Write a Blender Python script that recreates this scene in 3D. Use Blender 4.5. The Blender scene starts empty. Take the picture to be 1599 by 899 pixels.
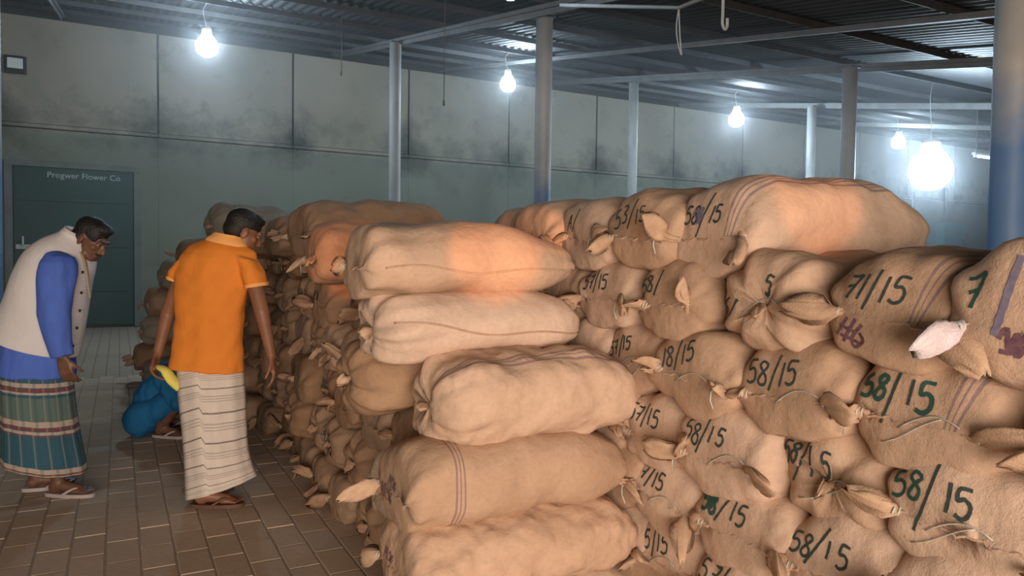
import bpy, bmesh, math, random
import numpy as np
from mathutils import Vector, Matrix
from mathutils.bvhtree import BVHTree

# ------------------------------------------------------------------ scene, camera, light
scene = bpy.context.scene
COL = scene.collection
RND = random.Random(7)

F_PX, W_PX, H_PX = 1155.0, 1599.0, 899.0
YAW, PITCH, ROLL = math.radians(28.0), math.radians(2.0), math.radians(0.7)
CAM = Vector((0, 0, 1.4))
_fh = Vector((math.sin(YAW), math.cos(YAW), 0))            # horizontal forward
_rh = Vector((math.cos(YAW), -math.sin(YAW), 0))
_f = (_fh * math.cos(PITCH) - Vector((0, 0, 1)) * math.sin(PITCH)).normalized()
_u0 = (_fh * math.sin(PITCH) + Vector((0, 0, 1)) * math.cos(PITCH)).normalized()
_r = _rh * math.cos(ROLL) + _u0 * math.sin(ROLL)
_u = _u0 * math.cos(ROLL) - _rh * math.sin(ROLL)

cam_data = bpy.data.cameras.new('camera')
cam = bpy.data.objects.new('camera', cam_data)
COL.objects.link(cam)
cam_data.sensor_width = 36.0
cam_data.lens = 36.0 * F_PX / W_PX
cam_data.clip_end = 200
m = Matrix.Identity(4)
for i in range(3):
    m[i][0], m[i][1], m[i][2], m[i][3] = _r[i], _u[i], -_f[i], CAM[i]
cam.matrix_world = m
scene.camera = cam

scene.view_settings.view_transform = 'Standard'
scene.view_settings.look = 'None'
scene.view_settings.gamma = 1.0
scene.view_settings.use_curve_mapping = False
scene.view_settings.exposure = 0.0
scene.cycles.use_denoising = True
scene.cycles.max_bounces = 6
scene.cycles.sample_clamp_indirect = 4.0

world = bpy.data.worlds.new('world')
scene.world = world
world.use_nodes = True
world.node_tree.nodes['Background'].inputs[0].default_value = (0.55, 0.65, 0.8, 1)
world.node_tree.nodes['Background'].inputs[1].default_value = 0.3


def add_light(name, kind, loc, target, energy, color, **kw):
    d = bpy.data.lights.new(name, kind)
    o = bpy.data.objects.new(name, d)
    COL.objects.link(o)
    o.location = loc
    v = Vector(target) - Vector(loc)
    o.rotation_euler = v.to_track_quat('-Z', 'Y').to_euler()
    d.energy = energy
    d.color = color
    for k, val in kw.items():
        setattr(d, k, val)
    return o


# area lamp added behind the photographer, as daylight from an assumed doorway
add_light('assumed_doorway_lamp', 'AREA', (-0.9, -3.95, 1.1), (0.6, 3.0, 1.0), 560, (1.0, 0.79, 0.64),
          shape='RECTANGLE', size=4.8, size_y=2.1)
# added orange spot lamps behind the camera, casting patches of assumed low sun
for k, (px, py, dep, ang, en) in enumerate([(772, 398, 2.95, 1.75, 1250), (845, 362, 3.4, 1.1, 1100),
                                            (548, 402, 4.2, 1.6, 1700), (1238, 318, 2.75, 2.0, 620)]):
    dirv = _f + _r * ((px - 799.5) / F_PX) - _u * ((py - 449.5) / F_PX)
    tgt = CAM + dirv * (dep / dirv.dot(_fh))
    src = Vector((tgt.x - (2.0, 2.1, 3.9, 2.3)[k], -3.9, 1.9))
    add_light('added_sun_patch_spot', 'SPOT', src, tgt, en, (1.0, 0.32, 0.075),
              spot_size=math.radians(ang * 2), spot_blend=0.3, shadow_soft_size=0.03)


def unproj(px, py, depth):
    d = _f + _r * ((px - 799.5) / F_PX) - _u * ((py - 449.5) / F_PX)
    return CAM + d * (depth / d.dot(_fh))


def ground(px, py, z=0.0):
    d = _f + _r * ((px - 799.5) / F_PX) - _u * ((py - 449.5) / F_PX)
    return CAM + d * ((z - CAM.z) / d.z)


def on_y(px, py, Y):
    d = _f + _r * ((px - 799.5) / F_PX) - _u * ((py - 449.5) / F_PX)
    return CAM + d * (Y / d.y)


def proj(p):
    v = Vector(p) - CAM
    z = v.dot(_f)
    return (799.5 + F_PX * v.dot(_r) / z, 449.5 - F_PX * v.dot(_u) / z, z)


# ------------------------------------------------------------------ materials
def new_mat(name):
    mt = bpy.data.materials.new(name)
    mt.use_nodes = True
    nt = mt.node_tree
    for n in list(nt.nodes):
        nt.nodes.remove(n)
    out = nt.nodes.new('ShaderNodeOutputMaterial')
    b = nt.nodes.new('ShaderNodeBsdfPrincipled')
    nt.links.new(b.outputs[0], out.inputs[0])
    return mt, nt, b


def N(nt, typ, **kw):
    n = nt.nodes.new(typ)
    for k, v in kw.items():
        setattr(n, k, v)
    return n


def rgb(c):
    return (c[0], c[1], c[2], 1.0)


def mixc(nt, fac, a, b, blend='MIX'):
    n = N(nt, 'ShaderNodeMix', data_type='RGBA', blend_type=blend)
    for sock, val in ((0, fac), (6, a), (7, b)):
        if isinstance(val, (int, float)):
            n.inputs[sock].default_value = val
        elif isinstance(val, tuple):
            n.inputs[sock].default_value = rgb(val)
        else:
            nt.links.new(val, n.inputs[sock])
    return n.outputs[2]


def math_n(nt, op, a, b=None, c=None, clamp=False):
    n = N(nt, 'ShaderNodeMath', operation=op, use_clamp=clamp)
    for i, v in enumerate((a, b, c)):
        if v is None:
            continue
        if isinstance(v, (int, float)):
            n.inputs[i].default_value = v
        else:
            nt.links.new(v, n.inputs[i])
    return n.outputs[0]


def noise_n(nt, vec, scale, detail=4, rough=0.55):
    n = N(nt, 'ShaderNodeTexNoise')
    n.inputs['Scale'].default_value = scale
    n.inputs['Detail'].default_value = detail
    n.inputs['Roughness'].default_value = rough
    if vec is not None:
        nt.links.new(vec, n.inputs['Vector'])
    return n.outputs['Fac']


def ramp(nt, fac, lo, hi):
    n = N(nt, 'ShaderNodeMapRange')
    n.inputs[1].default_value, n.inputs[2].default_value = lo, hi
    nt.links.new(fac, n.inputs[0])
    return n.outputs[0]


def bump(nt, b, h, strength, dist=0.01):
    n = N(nt, 'ShaderNodeBump')
    n.inputs['Strength'].default_value = strength
    n.inputs['Distance'].default_value = dist
    nt.links.new(h, n.inputs['Height'])
    nt.links.new(n.outputs[0], b.inputs['Normal'])


def simple_mat(name, c1, c2=None, scale=8, rough=0.7, bump_s=0.0, metallic=0.0, bscale=None):
    mt, nt, b = new_mat(name)
    tc = N(nt, 'ShaderNodeTexCoord')
    f = ramp(nt, noise_n(nt, tc.outputs['Object'], scale), 0.3, 0.7)
    c2 = c2 or tuple(x * 0.75 for x in c1)
    nt.links.new(mixc(nt, f, c1, c2), b.inputs['Base Color'])
    b.inputs['Roughness'].default_value = rough
    b.inputs['Metallic'].default_value = metallic
    if bump_s:
        bump(nt, b, noise_n(nt, tc.outputs['Object'], bscale or scale * 6), bump_s)
    return mt


def sack_mat(name, base, dusty, stripes='none', lumps=0.0):
    mt, nt, b = new_mat(name)
    tc = N(nt, 'ShaderNodeTexCoord')
    oi = N(nt, 'ShaderNodeObjectInfo')
    uv = N(nt, 'ShaderNodeSeparateXYZ')
    nt.links.new(tc.outputs['UV'], uv.inputs[0])
    U, V = uv.outputs[0], uv.outputs[1]
    obj = tc.outputs['Object']
    # per sack shift so that no two sacks carry the same blotches
    add = N(nt, 'ShaderNodeVectorMath', operation='ADD')
    nt.links.new(obj, add.inputs[0])
    sc = N(nt, 'ShaderNodeVectorMath', operation='SCALE')
    nt.links.new(oi.outputs['Location'], sc.inputs[0])
    sc.inputs['Scale'].default_value = 3.1
    nt.links.new(sc.outputs[0], add.inputs[1])
    vec = add.outputs[0]
    blot = ramp(nt, noise_n(nt, vec, 6, 5), 0.35, 0.68)
    col = mixc(nt, blot, base, dusty)
    fine = ramp(nt, noise_n(nt, vec, 55, 3), 0.35, 0.75)
    col = mixc(nt, math_n(nt, 'MULTIPLY', fine, 0.3), col, tuple(x * 0.62 for x in base))
    hv = N(nt, 'ShaderNodeHueSaturation')
    nt.links.new(col, hv.inputs['Color'])
    nt.links.new(math_n(nt, 'MULTIPLY_ADD', oi.outputs['Random'], 0.3, 0.86), hv.inputs['Value'])
    nt.links.new(math_n(nt, 'MULTIPLY_ADD', oi.outputs['Random'], -0.25, 1.12), hv.inputs['Saturation'])
    col = hv.outputs[0]

    def band(coord, centre, half):
        d = math_n(nt, 'ABSOLUTE', math_n(nt, 'SUBTRACT', coord, centre))
        return math_n(nt, 'LESS_THAN', d, half)
    if stripes == 'long':
        wob = math_n(nt, 'MULTIPLY_ADD', noise_n(nt, vec, 4, 1), 0.02, V)
        fac = None
        for c, h in ((0.335, 0.004), (0.352, 0.0025), (0.371, 0.005)):
            s = band(wob, c, h)
            fac = s if fac is None else math_n(nt, 'MAXIMUM', fac, s)
        fac = math_n(nt, 'MULTIPLY', fac, 0.6)
        col = mixc(nt, fac, col, (0.16, 0.11, 0.17))
    elif stripes == 'round':
        fac = None
        for c, h in ((0.16, 0.004), (0.175, 0.0025), (0.19, 0.003)):
            s = band(U, c, h)
            fac = s if fac is None else math_n(nt, 'MAXIMUM', fac, s)
        fac = math_n(nt, 'MULTIPLY', fac, 0.55)
        col = mixc(nt, fac, col, (0.14, 0.09, 0.13))
    nt.links.new(col, b.inputs['Base Color'])
    b.inputs['Roughness'].default_value = 0.92
    b.inputs['Specular IOR Level'].default_value = 0.15
    # weave + cloth creases + contents pressing through
    h = math_n(nt, 'MULTIPLY', noise_n(nt, vec, 240, 2), 0.12)
    cre = noise_n(nt, vec, 14, 5, 0.6)
    h = math_n(nt, 'ADD', h, math_n(nt, 'MULTIPLY', cre, 0.8))
    vo = N(nt, 'ShaderNodeTexVoronoi', feature='SMOOTH_F1')
    vo.inputs['Scale'].default_value = 19
    nt.links.new(vec, vo.inputs['Vector'])
    h = math_n(nt, 'SUBTRACT', h, math_n(nt, 'MULTIPLY', vo.outputs['Distance'], 0.35 + lumps))
    bump(nt, b, h, 0.7, 0.014)
    return mt


BASE, DUST = (0.61, 0.445, 0.33), (0.53, 0.375, 0.27)
M = {}
M['sack'] = sack_mat('woven_sack', BASE, DUST)
M['sack_long'] = sack_mat('woven_sack_striped', BASE, DUST, 'long')
M['sack_round'] = sack_mat('woven_sack_banded', BASE, DUST, 'round')
M['sack_lumpy'] = sack_mat('woven_sack_lumpy', (0.56, 0.375, 0.25), (0.50, 0.325, 0.21), 'none', 0.8)
M['sack_lumpy_long'] = sack_mat('woven_sack_lumpy_striped', (0.56, 0.385, 0.265), (0.50, 0.335, 0.225), 'long', 0.7)
M['sack_old'] = sack_mat('woven_sack_old_shaded', (0.42, 0.28, 0.18), (0.33, 0.21, 0.135), 'none', 0.2)  # brown cloth, also carries the aisle's shade in its colour
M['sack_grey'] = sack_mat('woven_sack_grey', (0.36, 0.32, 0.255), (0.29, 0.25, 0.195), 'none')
M['tuft'] = simple_mat('sack_tuft', (0.57, 0.40, 0.27), (0.45, 0.30, 0.2), 30, 0.9, 0.3)
M['tuft_old_shaded'] = simple_mat('sack_tuft_old_shaded', (0.46, 0.30, 0.19), (0.36, 0.22, 0.14), 30, 0.9, 0.3)
M['plastic_white'] = simple_mat('white_plastic', (0.62, 0.56, 0.58), (0.5, 0.42, 0.46), 20, 0.35, 0.3)
M['ink'] = simple_mat('green_black_ink', (0.022, 0.045, 0.045), (0.05, 0.075, 0.07), 60, 0.8)
M['ink_green'] = simple_mat('green_ink', (0.012, 0.075, 0.06), (0.03, 0.09, 0.075), 60, 0.8)
M['ink_purple'] = simple_mat('purple_ink', (0.11, 0.045, 0.085), (0.2, 0.11, 0.13), 50, 0.8)
M['ink_blue'] = simple_mat('blue_ink', (0.13, 0.13, 0.24), (0.24, 0.21, 0.27), 50, 0.8)
M['string'] = simple_mat('pale_string', (0.6, 0.62, 0.56), (0.45, 0.5, 0.45), 40, 0.6)
M['straw_string'] = simple_mat('straw_string', (0.75, 0.55, 0.25), (0.6, 0.42, 0.18), 40, 0.5)


def wall_mat():
    mt, nt, b = new_mat('stained_concrete')
    geo = N(nt, 'ShaderNodeNewGeometry')
    pos = geo.outputs['Position']
    sp = N(nt, 'ShaderNodeSeparateXYZ')
    nt.links.new(pos, sp.inputs[0])
    X, Z = sp.outputs[0], sp.outputs[2]
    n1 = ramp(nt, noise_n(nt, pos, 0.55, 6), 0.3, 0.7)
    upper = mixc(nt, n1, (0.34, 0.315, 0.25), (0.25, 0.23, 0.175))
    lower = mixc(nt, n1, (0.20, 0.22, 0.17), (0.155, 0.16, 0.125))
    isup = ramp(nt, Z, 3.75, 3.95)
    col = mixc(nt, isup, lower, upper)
    # damp mildew creeping along the ledge and at the joints of the panels
    dz = math_n(nt, 'ABSOLUTE', math_n(nt, 'SUBTRACT', Z, 4.05))
    near = ramp(nt, dz, 0.85, 0.0)
    jx = math_n(nt, 'FRACT', math_n(nt, 'DIVIDE', math_n(nt, 'ADD', X, 54.4 - 0.73 + 1.36), 2.72))
    jd = math_n(nt, 'MULTIPLY', math_n(nt, 'ABSOLUTE', math_n(nt, 'SUBTRACT', jx, 0.5)), 2.72)
    nearj = ramp(nt, jd, 0.65, 0.0)
    n2 = noise_n(nt, pos, 1.7, 7, 0.65)
    n3 = noise_n(nt, pos, 0.35, 3)
    n4 = noise_n(nt, pos, 4.5, 6, 0.7)
    mil = math_n(nt, 'MULTIPLY', near, math_n(nt, 'MULTIPLY_ADD', nearj, 0.85, 0.38))
    mil = math_n(nt, 'ADD', mil, math_n(nt, 'MULTIPLY_ADD', n2, 2.0, -1.0))
    mil = math_n(nt, 'ADD', mil, math_n(nt, 'MULTIPLY_ADD', n4, 1.0, -0.5))
    mil = ramp(nt, math_n(nt, 'ADD', mil, math_n(nt, 'MULTIPLY', n3, 0.4)), 0.35, 1.25)
    mil = math_n(nt, 'MULTIPLY', mil, 0.92, clamp=True)
    col = mixc(nt, mil, col, (0.045, 0.048, 0.038))
    mold = ramp(nt, noise_n(nt, pos, 1.1, 5), 0.55, 0.75)
    col = mixc(nt, math_n(nt, 'MULTIPLY', mold, 0.5), col, (0.19, 0.22, 0.15))
    nt.links.new(col, b.inputs['Base Color'])
    b.inputs['Roughness'].default_value = 0.92
    bump(nt, b, noise_n(nt, pos, 18, 5), 0.25)
    return mt


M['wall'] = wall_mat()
M['groove'] = simple_mat('dark_joint', (0.05, 0.05, 0.045), None, 3, 0.95)
M['tin'] = simple_mat('corrugated_tin', (0.026, 0.027, 0.031), (0.016, 0.0165, 0.019), 1.5, 0.6, 0.0, 0.15)
M['steel'] = simple_mat('dusty_steel', (0.17, 0.17, 0.17), (0.12, 0.117, 0.115), 5, 0.65)
M['steel_dark'] = simple_mat('dark_steel', (0.06, 0.06, 0.063), (0.04, 0.04, 0.04), 5, 0.7)


def column_mat():
    mt, nt, b = new_mat('two_tone_column_paint')
    tc = N(nt, 'ShaderNodeTexCoord')
    sp = N(nt, 'ShaderNodeSeparateXYZ')
    nt.links.new(tc.outputs['Object'], sp.inputs[0])
    z = math_n(nt, 'MULTIPLY_ADD', noise_n(nt, tc.outputs['Object'], 5, 4), 0.5, sp.outputs[2])
    f = ramp(nt, z, 2.75, 2.3)
    grime = ramp(nt, noise_n(nt, tc.outputs['Object'], 3, 5), 0.35, 0.7)
    top = mixc(nt, grime, (0.43, 0.44, 0.43), (0.33, 0.34, 0.33))
    low = mixc(nt, grime, (0.075, 0.19, 0.42), (0.13, 0.24, 0.42))
    nt.links.new(mixc(nt, f, top, low), b.inputs['Base Color'])
    b.inputs['Roughness'].default_value = 0.55
    return mt


M['column'] = column_mat()


def floor_mat(slab):
    mt, nt, b = new_mat('paving_slab' if slab else 'paving_brick')
    geo = N(nt, 'ShaderNodeNewGeometry')
    oi = N(nt, 'ShaderNodeObjectInfo')
    pos = geo.outputs['Position']
    n1 = ramp(nt, noise_n(nt, pos, 1.3, 6), 0.3, 0.7)
    col = mixc(nt, n1, (0.66, 0.53, 0.41), (0.55, 0.435, 0.33))
    n2 = ramp(nt, noise_n(nt, pos, 30, 4), 0.35, 0.7)
    col = mixc(nt, math_n(nt, 'MULTIPLY', n2, 0.35), col, (0.44, 0.355, 0.27))
    if slab:
        br = N(nt, 'ShaderNodeTexBrick')
        mp = N(nt, 'ShaderNodeMapping')
        mp.inputs['Rotation'].default_value = (0, 0, math.pi / 2)
        nt.links.new(pos, mp.inputs[0])
        nt.links.new(mp.outputs[0], br.inputs['Vector'])
        br.inputs['Scale'].default_value = 1.0
        br.inputs['Brick Width'].default_value = 0.28
        br.inputs['Row Height'].default_value = 0.145
        br.inputs['Mortar Size'].default_value = 0.006
        col = mixc(nt, 0.65, col, (0.30, 0.245, 0.18))        # far floor colour darkened to hold back the bulbs' light
        col = mixc(nt, br.outputs['Fac'], col, (0.22, 0.18, 0.135))
    else:
        col = mixc(nt, math_n(nt, 'MULTIPLY', oi.outputs['Random'], 0.35), col, (0.48, 0.395, 0.305))
    nt.links.new(col, b.inputs['Base Color'])
    b.inputs['Roughness'].default_value = 0.95
    b.inputs['Specular IOR Level'].default_value = 0.15
    bump(nt, b, noise_n(nt, pos, 45, 5), 0.35, 0.004)
    return mt


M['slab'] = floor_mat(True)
M['brick'] = floor_mat(False)
M['mortar'] = simple_mat('sandy_joint', (0.43, 0.345, 0.26), (0.35, 0.28, 0.21), 20, 0.95)
M['door'] = simple_mat('dark_green_door_paint', (0.007, 0.058, 0.05), (0.005, 0.038, 0.034), 1.5, 0.5, 0.1)
M['door_frame'] = simple_mat('grey_green_frame', (0.16, 0.185, 0.165), (0.11, 0.125, 0.11), 3, 0.8)
M['pale_paint'] = simple_mat('pale_paint', (0.5, 0.55, 0.52), (0.4, 0.45, 0.43), 8, 0.7)
M['black_plastic'] = simple_mat('black_plastic', (0.02, 0.02, 0.022), None, 8, 0.5)
M['lens'] = simple_mat('frosted_lens', (0.72, 0.74, 0.72), (0.66, 0.68, 0.66), 5, 0.25)
M['cord'] = simple_mat('pale_cord', (0.45, 0.47, 0.48), None, 8, 0.6)
M['cord_dark'] = simple_mat('dusty_cord', (0.14, 0.12, 0.10), None, 8, 0.8)
M['cabinet'] = simple_mat('blue_green_enamel', (0.06, 0.26, 0.30), (0.05, 0.2, 0.24), 3, 0.5)


def emit_mat(name, color, strength):
    mt = bpy.data.materials.new(name)
    mt.use_nodes = True
    nt = mt.node_tree
    for n in list(nt.nodes):
        nt.nodes.remove(n)
    out = nt.nodes.new('ShaderNodeOutputMaterial')
    e = nt.nodes.new('ShaderNodeEmission')
    e.inputs[0].default_value = rgb(color)
    e.inputs[1].default_value = strength
    nt.links.new(e.outputs[0], out.inputs[0])
    return mt


M['bulb'] = emit_mat('lit_bulb', (0.66, 0.84, 1.0), 240)
M['bulb_big'] = emit_mat('lit_large_lamp', (0.64, 0.84, 1.0), 175)
M['tube'] = emit_mat('lit_tube', (0.7, 0.87, 1.0), 12)


# ------------------------------------------------------------------ mesh helpers
def tag(o, label=None, cat=None, group=None, kind=None):
    if label:
        o['label'] = label
    if cat:
        o['category'] = cat
    if group:
        o['group'] = group
    if kind:
        o['kind'] = kind
    return o


def empty(name, loc, rot=(0, 0, 0)):
    o = bpy.data.objects.new(name, None)
    o.empty_display_size = 0.1
    COL.objects.link(o)
    o.location = loc
    o.rotation_euler = rot
    return o


def mk(name, verts, faces, mat, parent=None, smooth=True, uvs=None, loc=None):
    me = bpy.data.meshes.new(name)
    me.from_pydata([tuple(v) for v in verts], [], [tuple(f) for f in faces])
    if uvs is not None:
        lay = me.uv_layers.new(name='UVMap')
        idx = np.zeros(len(me.loops), dtype=np.int32)
        me.loops.foreach_get('vertex_index', idx)
        lay.data.foreach_set('uv', np.asarray(uvs, dtype=np.float32)[idx].ravel())
    if smooth:
        me.polygons.foreach_set('use_smooth', [True] * len(me.polygons))
    me.materials.append(mat)
    o = bpy.data.objects.new(name, me)
    COL.objects.link(o)
    if parent is not None:
        o.parent = parent
    if loc is not None:
        o.location = loc
    return o


class MB:
    """collects boxes and tubes into one mesh"""
    def __init__(self):
        self.v, self.f = [], []

    def add(self, v, f):
        n = len(self.v)
        self.v += [tuple(x) for x in v]
        self.f += [tuple(i + n for i in q) for q in f]
        return self

    def box(self, c, s, bev=0.0, rot=None):
        bm = bmesh.new()
        bmesh.ops.create_cube(bm, size=1.0)
        bmesh.ops.scale(bm, vec=s, verts=bm.verts)
        if bev:
            bmesh.ops.bevel(bm, geom=bm.edges[:], offset=bev, segments=2, affect='EDGES', profile=0.7)
        if rot is not None:
            bmesh.ops.transform(bm, matrix=rot, verts=bm.verts)
        bmesh.ops.translate(bm, vec=c, verts=bm.verts)
        bm.verts.index_update()
        self.add([v.co[:] for v in bm.verts], [[v.index for v in f.verts] for f in bm.faces])
        bm.free()
        return self

    def tube(self, pts, rad, n=8):
        v, f = tube_geo(pts, rad, n)
        return self.add(v, f)

    def build(self, name, mat, parent=None, smooth=False, loc=None):
        return mk(name, self.v, self.f, mat, parent, smooth, None, loc)


def tube_geo(pts, rad, n=8, flat=1.0):
    pts = [Vector(p) for p in pts]
    if isinstance(rad, (int, float)):
        rad = [rad] * len(pts)
    V, F = [], []
    t0 = (pts[1] - pts[0]).normalized()
    ref = Vector((0, 0, 1)) if abs(t0.z) < 0.9 else Vector((1, 0, 0))
    a = t0.cross(ref).normalized()
    for i, p in enumerate(pts):
        if i == 0:
            t = t0
        elif i == len(pts) - 1:
            t = (pts[i] - pts[i - 1]).normalized()
        else:
            t = (pts[i + 1] - pts[i - 1]).normalized()
        a = (a - t * a.dot(t))
        if a.length < 1e-6:
            a = t.cross(Vector((0.3, 0.5, 0.8)))
        a.normalize()
        b = t.cross(a)
        for k in range(n):
            th = 2 * math.pi * k / n
            V.append(p + a * (math.cos(th) * rad[i]) + b * (math.sin(th) * rad[i] * flat))
    for i in range(len(pts) - 1):
        for k in range(n):
            F.append((i * n + k, i * n + (k + 1) % n, (i + 1) * n + (k + 1) % n, (i + 1) * n + k))
    F.append(tuple(range(n))[::-1])
    F.append(tuple(range((len(pts) - 1) * n, len(pts) * n)))
    return V, F


def smooth_path(pts, sub=6):
    pts = [Vector(p) for p in pts]
    out = []
    for i in range(len(pts) - 1):
        p0, p1, p2, p3 = pts[max(i - 1, 0)], pts[i], pts[i + 1], pts[min(i + 2, len(pts) - 1)]
        for k in range(sub):
            t = k / sub
            out.append(0.5 * ((2 * p1) + (p2 - p0) * t + (2 * p0 - 5 * p1 + 4 * p2 - p3) * t * t
                              + (3 * p1 - p0 - 3 * p2 + p3) * t ** 3))
    out.append(pts[-1])
    return out


# ------------------------------------------------------------------ the hall
Y_WALL, X_L, X_R, Y_REAR = 17.0, -4.2, 34.0, -4.0


def roof_z(Y):
    return 2.95 + 0.182 * Y


# floor slab with real bricks in front
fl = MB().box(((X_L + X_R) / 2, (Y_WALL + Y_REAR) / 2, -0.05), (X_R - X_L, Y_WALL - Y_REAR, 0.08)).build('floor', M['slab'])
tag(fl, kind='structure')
BW, BL, GAP, BH = 0.145, 0.28, 0.008, 0.018
bed = MB().box((-1.2, 5.35, 0.0), (5.9, 8.7, 0.027)).build('mortar_bed', M['mortar'], fl)


def brick_geo(w, l, h, c=0.0035):
    v = []
    for (dx, dz) in ((0, 0), (0, h - c), (c, h)):
        for sx, sy in ((-1, -1), (1, -1), (1, 1), (-1, 1)):
            v.append((sx * (w / 2 - dx), sy * (l / 2 - dx), dz))
    f = []
    for r in range(2):
        for k in range(4):
            f.append((r * 4 + k, r * 4 + (k + 1) % 4, r * 4 + 4 + (k + 1) % 4, r * 4 + 4 + k))
    f.append((8, 9, 10, 11))
    return v, f


spots = []
for i in range(40):
    x = -4.05 + i * BW
    if x > 1.7:
        break
    for j in range(31):
        y = 1.1 + j * BL + (BL / 2 if i % 2 else 0)
        if x > 1.25 and y < 2.2:
            pass
        px, py, z = proj((x, y, 0)) if Vector((x, y, 0)).dot(_fh) > 0.4 else (-999, -999, 0)
        inview = -40 < px < 700 and py < 930 and z > 0.4 and x < 1.35
        spots.append((0 if inview else 1, z, x, y))
spots.sort()
bv, bf = brick_geo(BW - GAP, BL - GAP, BH)
bm_ = bpy.data.meshes.new('brick')
bm_.from_pydata(bv, [], bf)
bm_.materials.append(M['brick'])
rest = MB()
for n, (iv, z, x, y) in enumerate(spots):
    jz = RND.uniform(-0.0035, 0.0)
    if n < 290 and iv == 0:
        o = bpy.data.objects.new('brick', bm_)
        COL.objects.link(o)
        o.parent = fl
        o.location = (x, y, jz)
        o.rotation_euler = (RND.uniform(-.006, .006), RND.uniform(-.006, .006), RND.uniform(-.015, .015))
    else:
        rest.add([(x + a, y + b, c + jz) for a, b, c in bv], bf)
tag(rest.build('paving_bricks', M['brick'], fl), kind='stuff')

# back wall: plinth wall, ledge, upper panels between dark joints
wb = MB().box(((X_L + X_R) / 2, Y_WALL + 0.16, 3.1), (X_R - X_L, 0.16, 6.4)).build('wall_back', M['groove'])
tag(wb, kind='structure')
joints = [0.73 + 2.72 * k for k in range(-2, 13)]
edges_ = [X_L] + [j for j in joints if X_L < j < X_R] + [X_R]
for a, b in zip(edges_[:-1], edges_[1:]):
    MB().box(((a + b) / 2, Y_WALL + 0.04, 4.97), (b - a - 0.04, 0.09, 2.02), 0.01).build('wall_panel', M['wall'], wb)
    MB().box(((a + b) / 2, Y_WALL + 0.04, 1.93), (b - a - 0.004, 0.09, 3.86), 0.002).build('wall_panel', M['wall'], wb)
    MB().box(((a + b) / 2, Y_WALL + 0.01, 3.91), (b - a - 0.01, 0.14, 0.07), 0.01).build('ledge', M['wall'], wb)
    RND.random()
for nm, c, s in (('wall_left', (X_L - 0.1, (Y_WALL + Y_REAR) / 2, 3.1), (0.2, Y_WALL - Y_REAR, 6.4)),
                 ('wall_right', (X_R + 0.1, (Y_WALL + Y_REAR) / 2, 3.1), (0.2, Y_WALL - Y_REAR, 6.4))):
    tag(MB().box(c, s).build(nm, M['wall']), kind='structure')
# rear wall with an assumed doorway opening, behind the photographer
rw = MB()
rw.box((-3.8, Y_REAR - 0.1, 1.3), (0.9, 0.2, 2.6))
rw.box((17.7, Y_REAR - 0.1, 1.3), (32.4, 0.2, 2.6))
tag(rw.build('wall_rear', M['wall']), kind='structure')

# corrugated roof, falling towards the photographer
PITCHC = 0.15
xs = np.arange(X_L - 0.3, X_R + 0.3, PITCHC / 4)
V, F = [], []
ys = [Y_REAR - 0.3, 3, 10, Y_WALL + 0.3]
for i, x in enumerate(xs):
    for y in ys:
        V.append((x, y, roof_z(y) + 0.17 + 0.022 * math.cos(2 * math.pi * i / 4)))
for i in range(len(xs) - 1):
    for j in range(3):
        a = i * 4 + j
        F.append((a, a + 1, a + 5, a + 4))
ceil = mk('ceiling', V, F, M['tin'])
tag(ceil, kind='structure')
# purlins along the hall, rafters down the slope
for Y in np.arange(-3.4, 17, 1.55):
    mb = MB()
    z = roof_z(Y) + 0.11
    mb.box(((X_L + X_R) / 2, Y, z), (X_R - X_L, 0.012, 0.08))
    mb.box(((X_L + X_R) / 2, Y + 0.025, z + 0.036), (X_R - X_L, 0.05, 0.008))
    mb.build('purlin', M['steel_dark'], ceil)
for X in (-0.95, 4.35, 7.0, 9.45, 14.5, 19.6, 24.7, 29.8):
    mb = MB()
    L_ = Y_WALL - Y_REAR
    ang = math.atan(0.182)
    R_ = Matrix.Rotation(ang, 4, 'X')
    thin = X == 7.0
    w, h = (0.05, 0.06) if thin else (0.09, 0.05)
    mb.box((X, (Y_WALL + Y_REAR) / 2, roof_z((Y_WALL + Y_REAR) / 2) + 0.03), (w, L_ / math.cos(ang), h), 0, R_)
    if not thin:
        mb.box((X, (Y_WALL + Y_REAR) / 2, roof_z((Y_WALL + Y_REAR) / 2) - 0.01), (0.012, L_ / math.cos(ang), 0.1), 0, R_)
    mb.build('rafter', M['steel'], ceil)

# dusty air hanging in the hall behind the piles
hv_ = [(x, y, z) for y, zt in ((5.9, roof_z(5.9) + .06), (16.88, roof_z(16.88) + .06)) for x in (X_L + .05, X_R - .05) for z in (.03, zt)]
hz_ = mk('hall_haze', hv_, [(0, 1, 3, 2), (4, 6, 7, 5), (0, 2, 6, 4), (1, 5, 7, 3), (0, 4, 5, 1), (2, 3, 7, 6)], M['cord'], None, False)
bm = bmesh.new()
bm.from_mesh(hz_.data)
bmesh.ops.recalc_face_normals(bm, faces=bm.faces)
bm.to_mesh(hz_.data)
bm.free()
tag(hz_, 'thin dusty haze in the air of the hall', 'haze', None, 'stuff')
mt = bpy.data.materials.new('dusty_air')
mt.use_nodes = True
nt = mt.node_tree
for n in list(nt.nodes):
    nt.nodes.remove(n)
out = nt.nodes.new('ShaderNodeOutputMaterial')
vs = nt.nodes.new('ShaderNodeVolumeScatter')
vs.inputs['Color'].default_value = (0.92, 0.96, 1.0, 1)
vs.inputs['Density'].default_value = 0.0135
vs.inputs['Anisotropy'].default_value = 0.72
nt.links.new(vs.outputs[0], out.inputs['Volume'])
hz_.data.materials.clear()
hz_.data.materials.append(mt)

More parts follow.
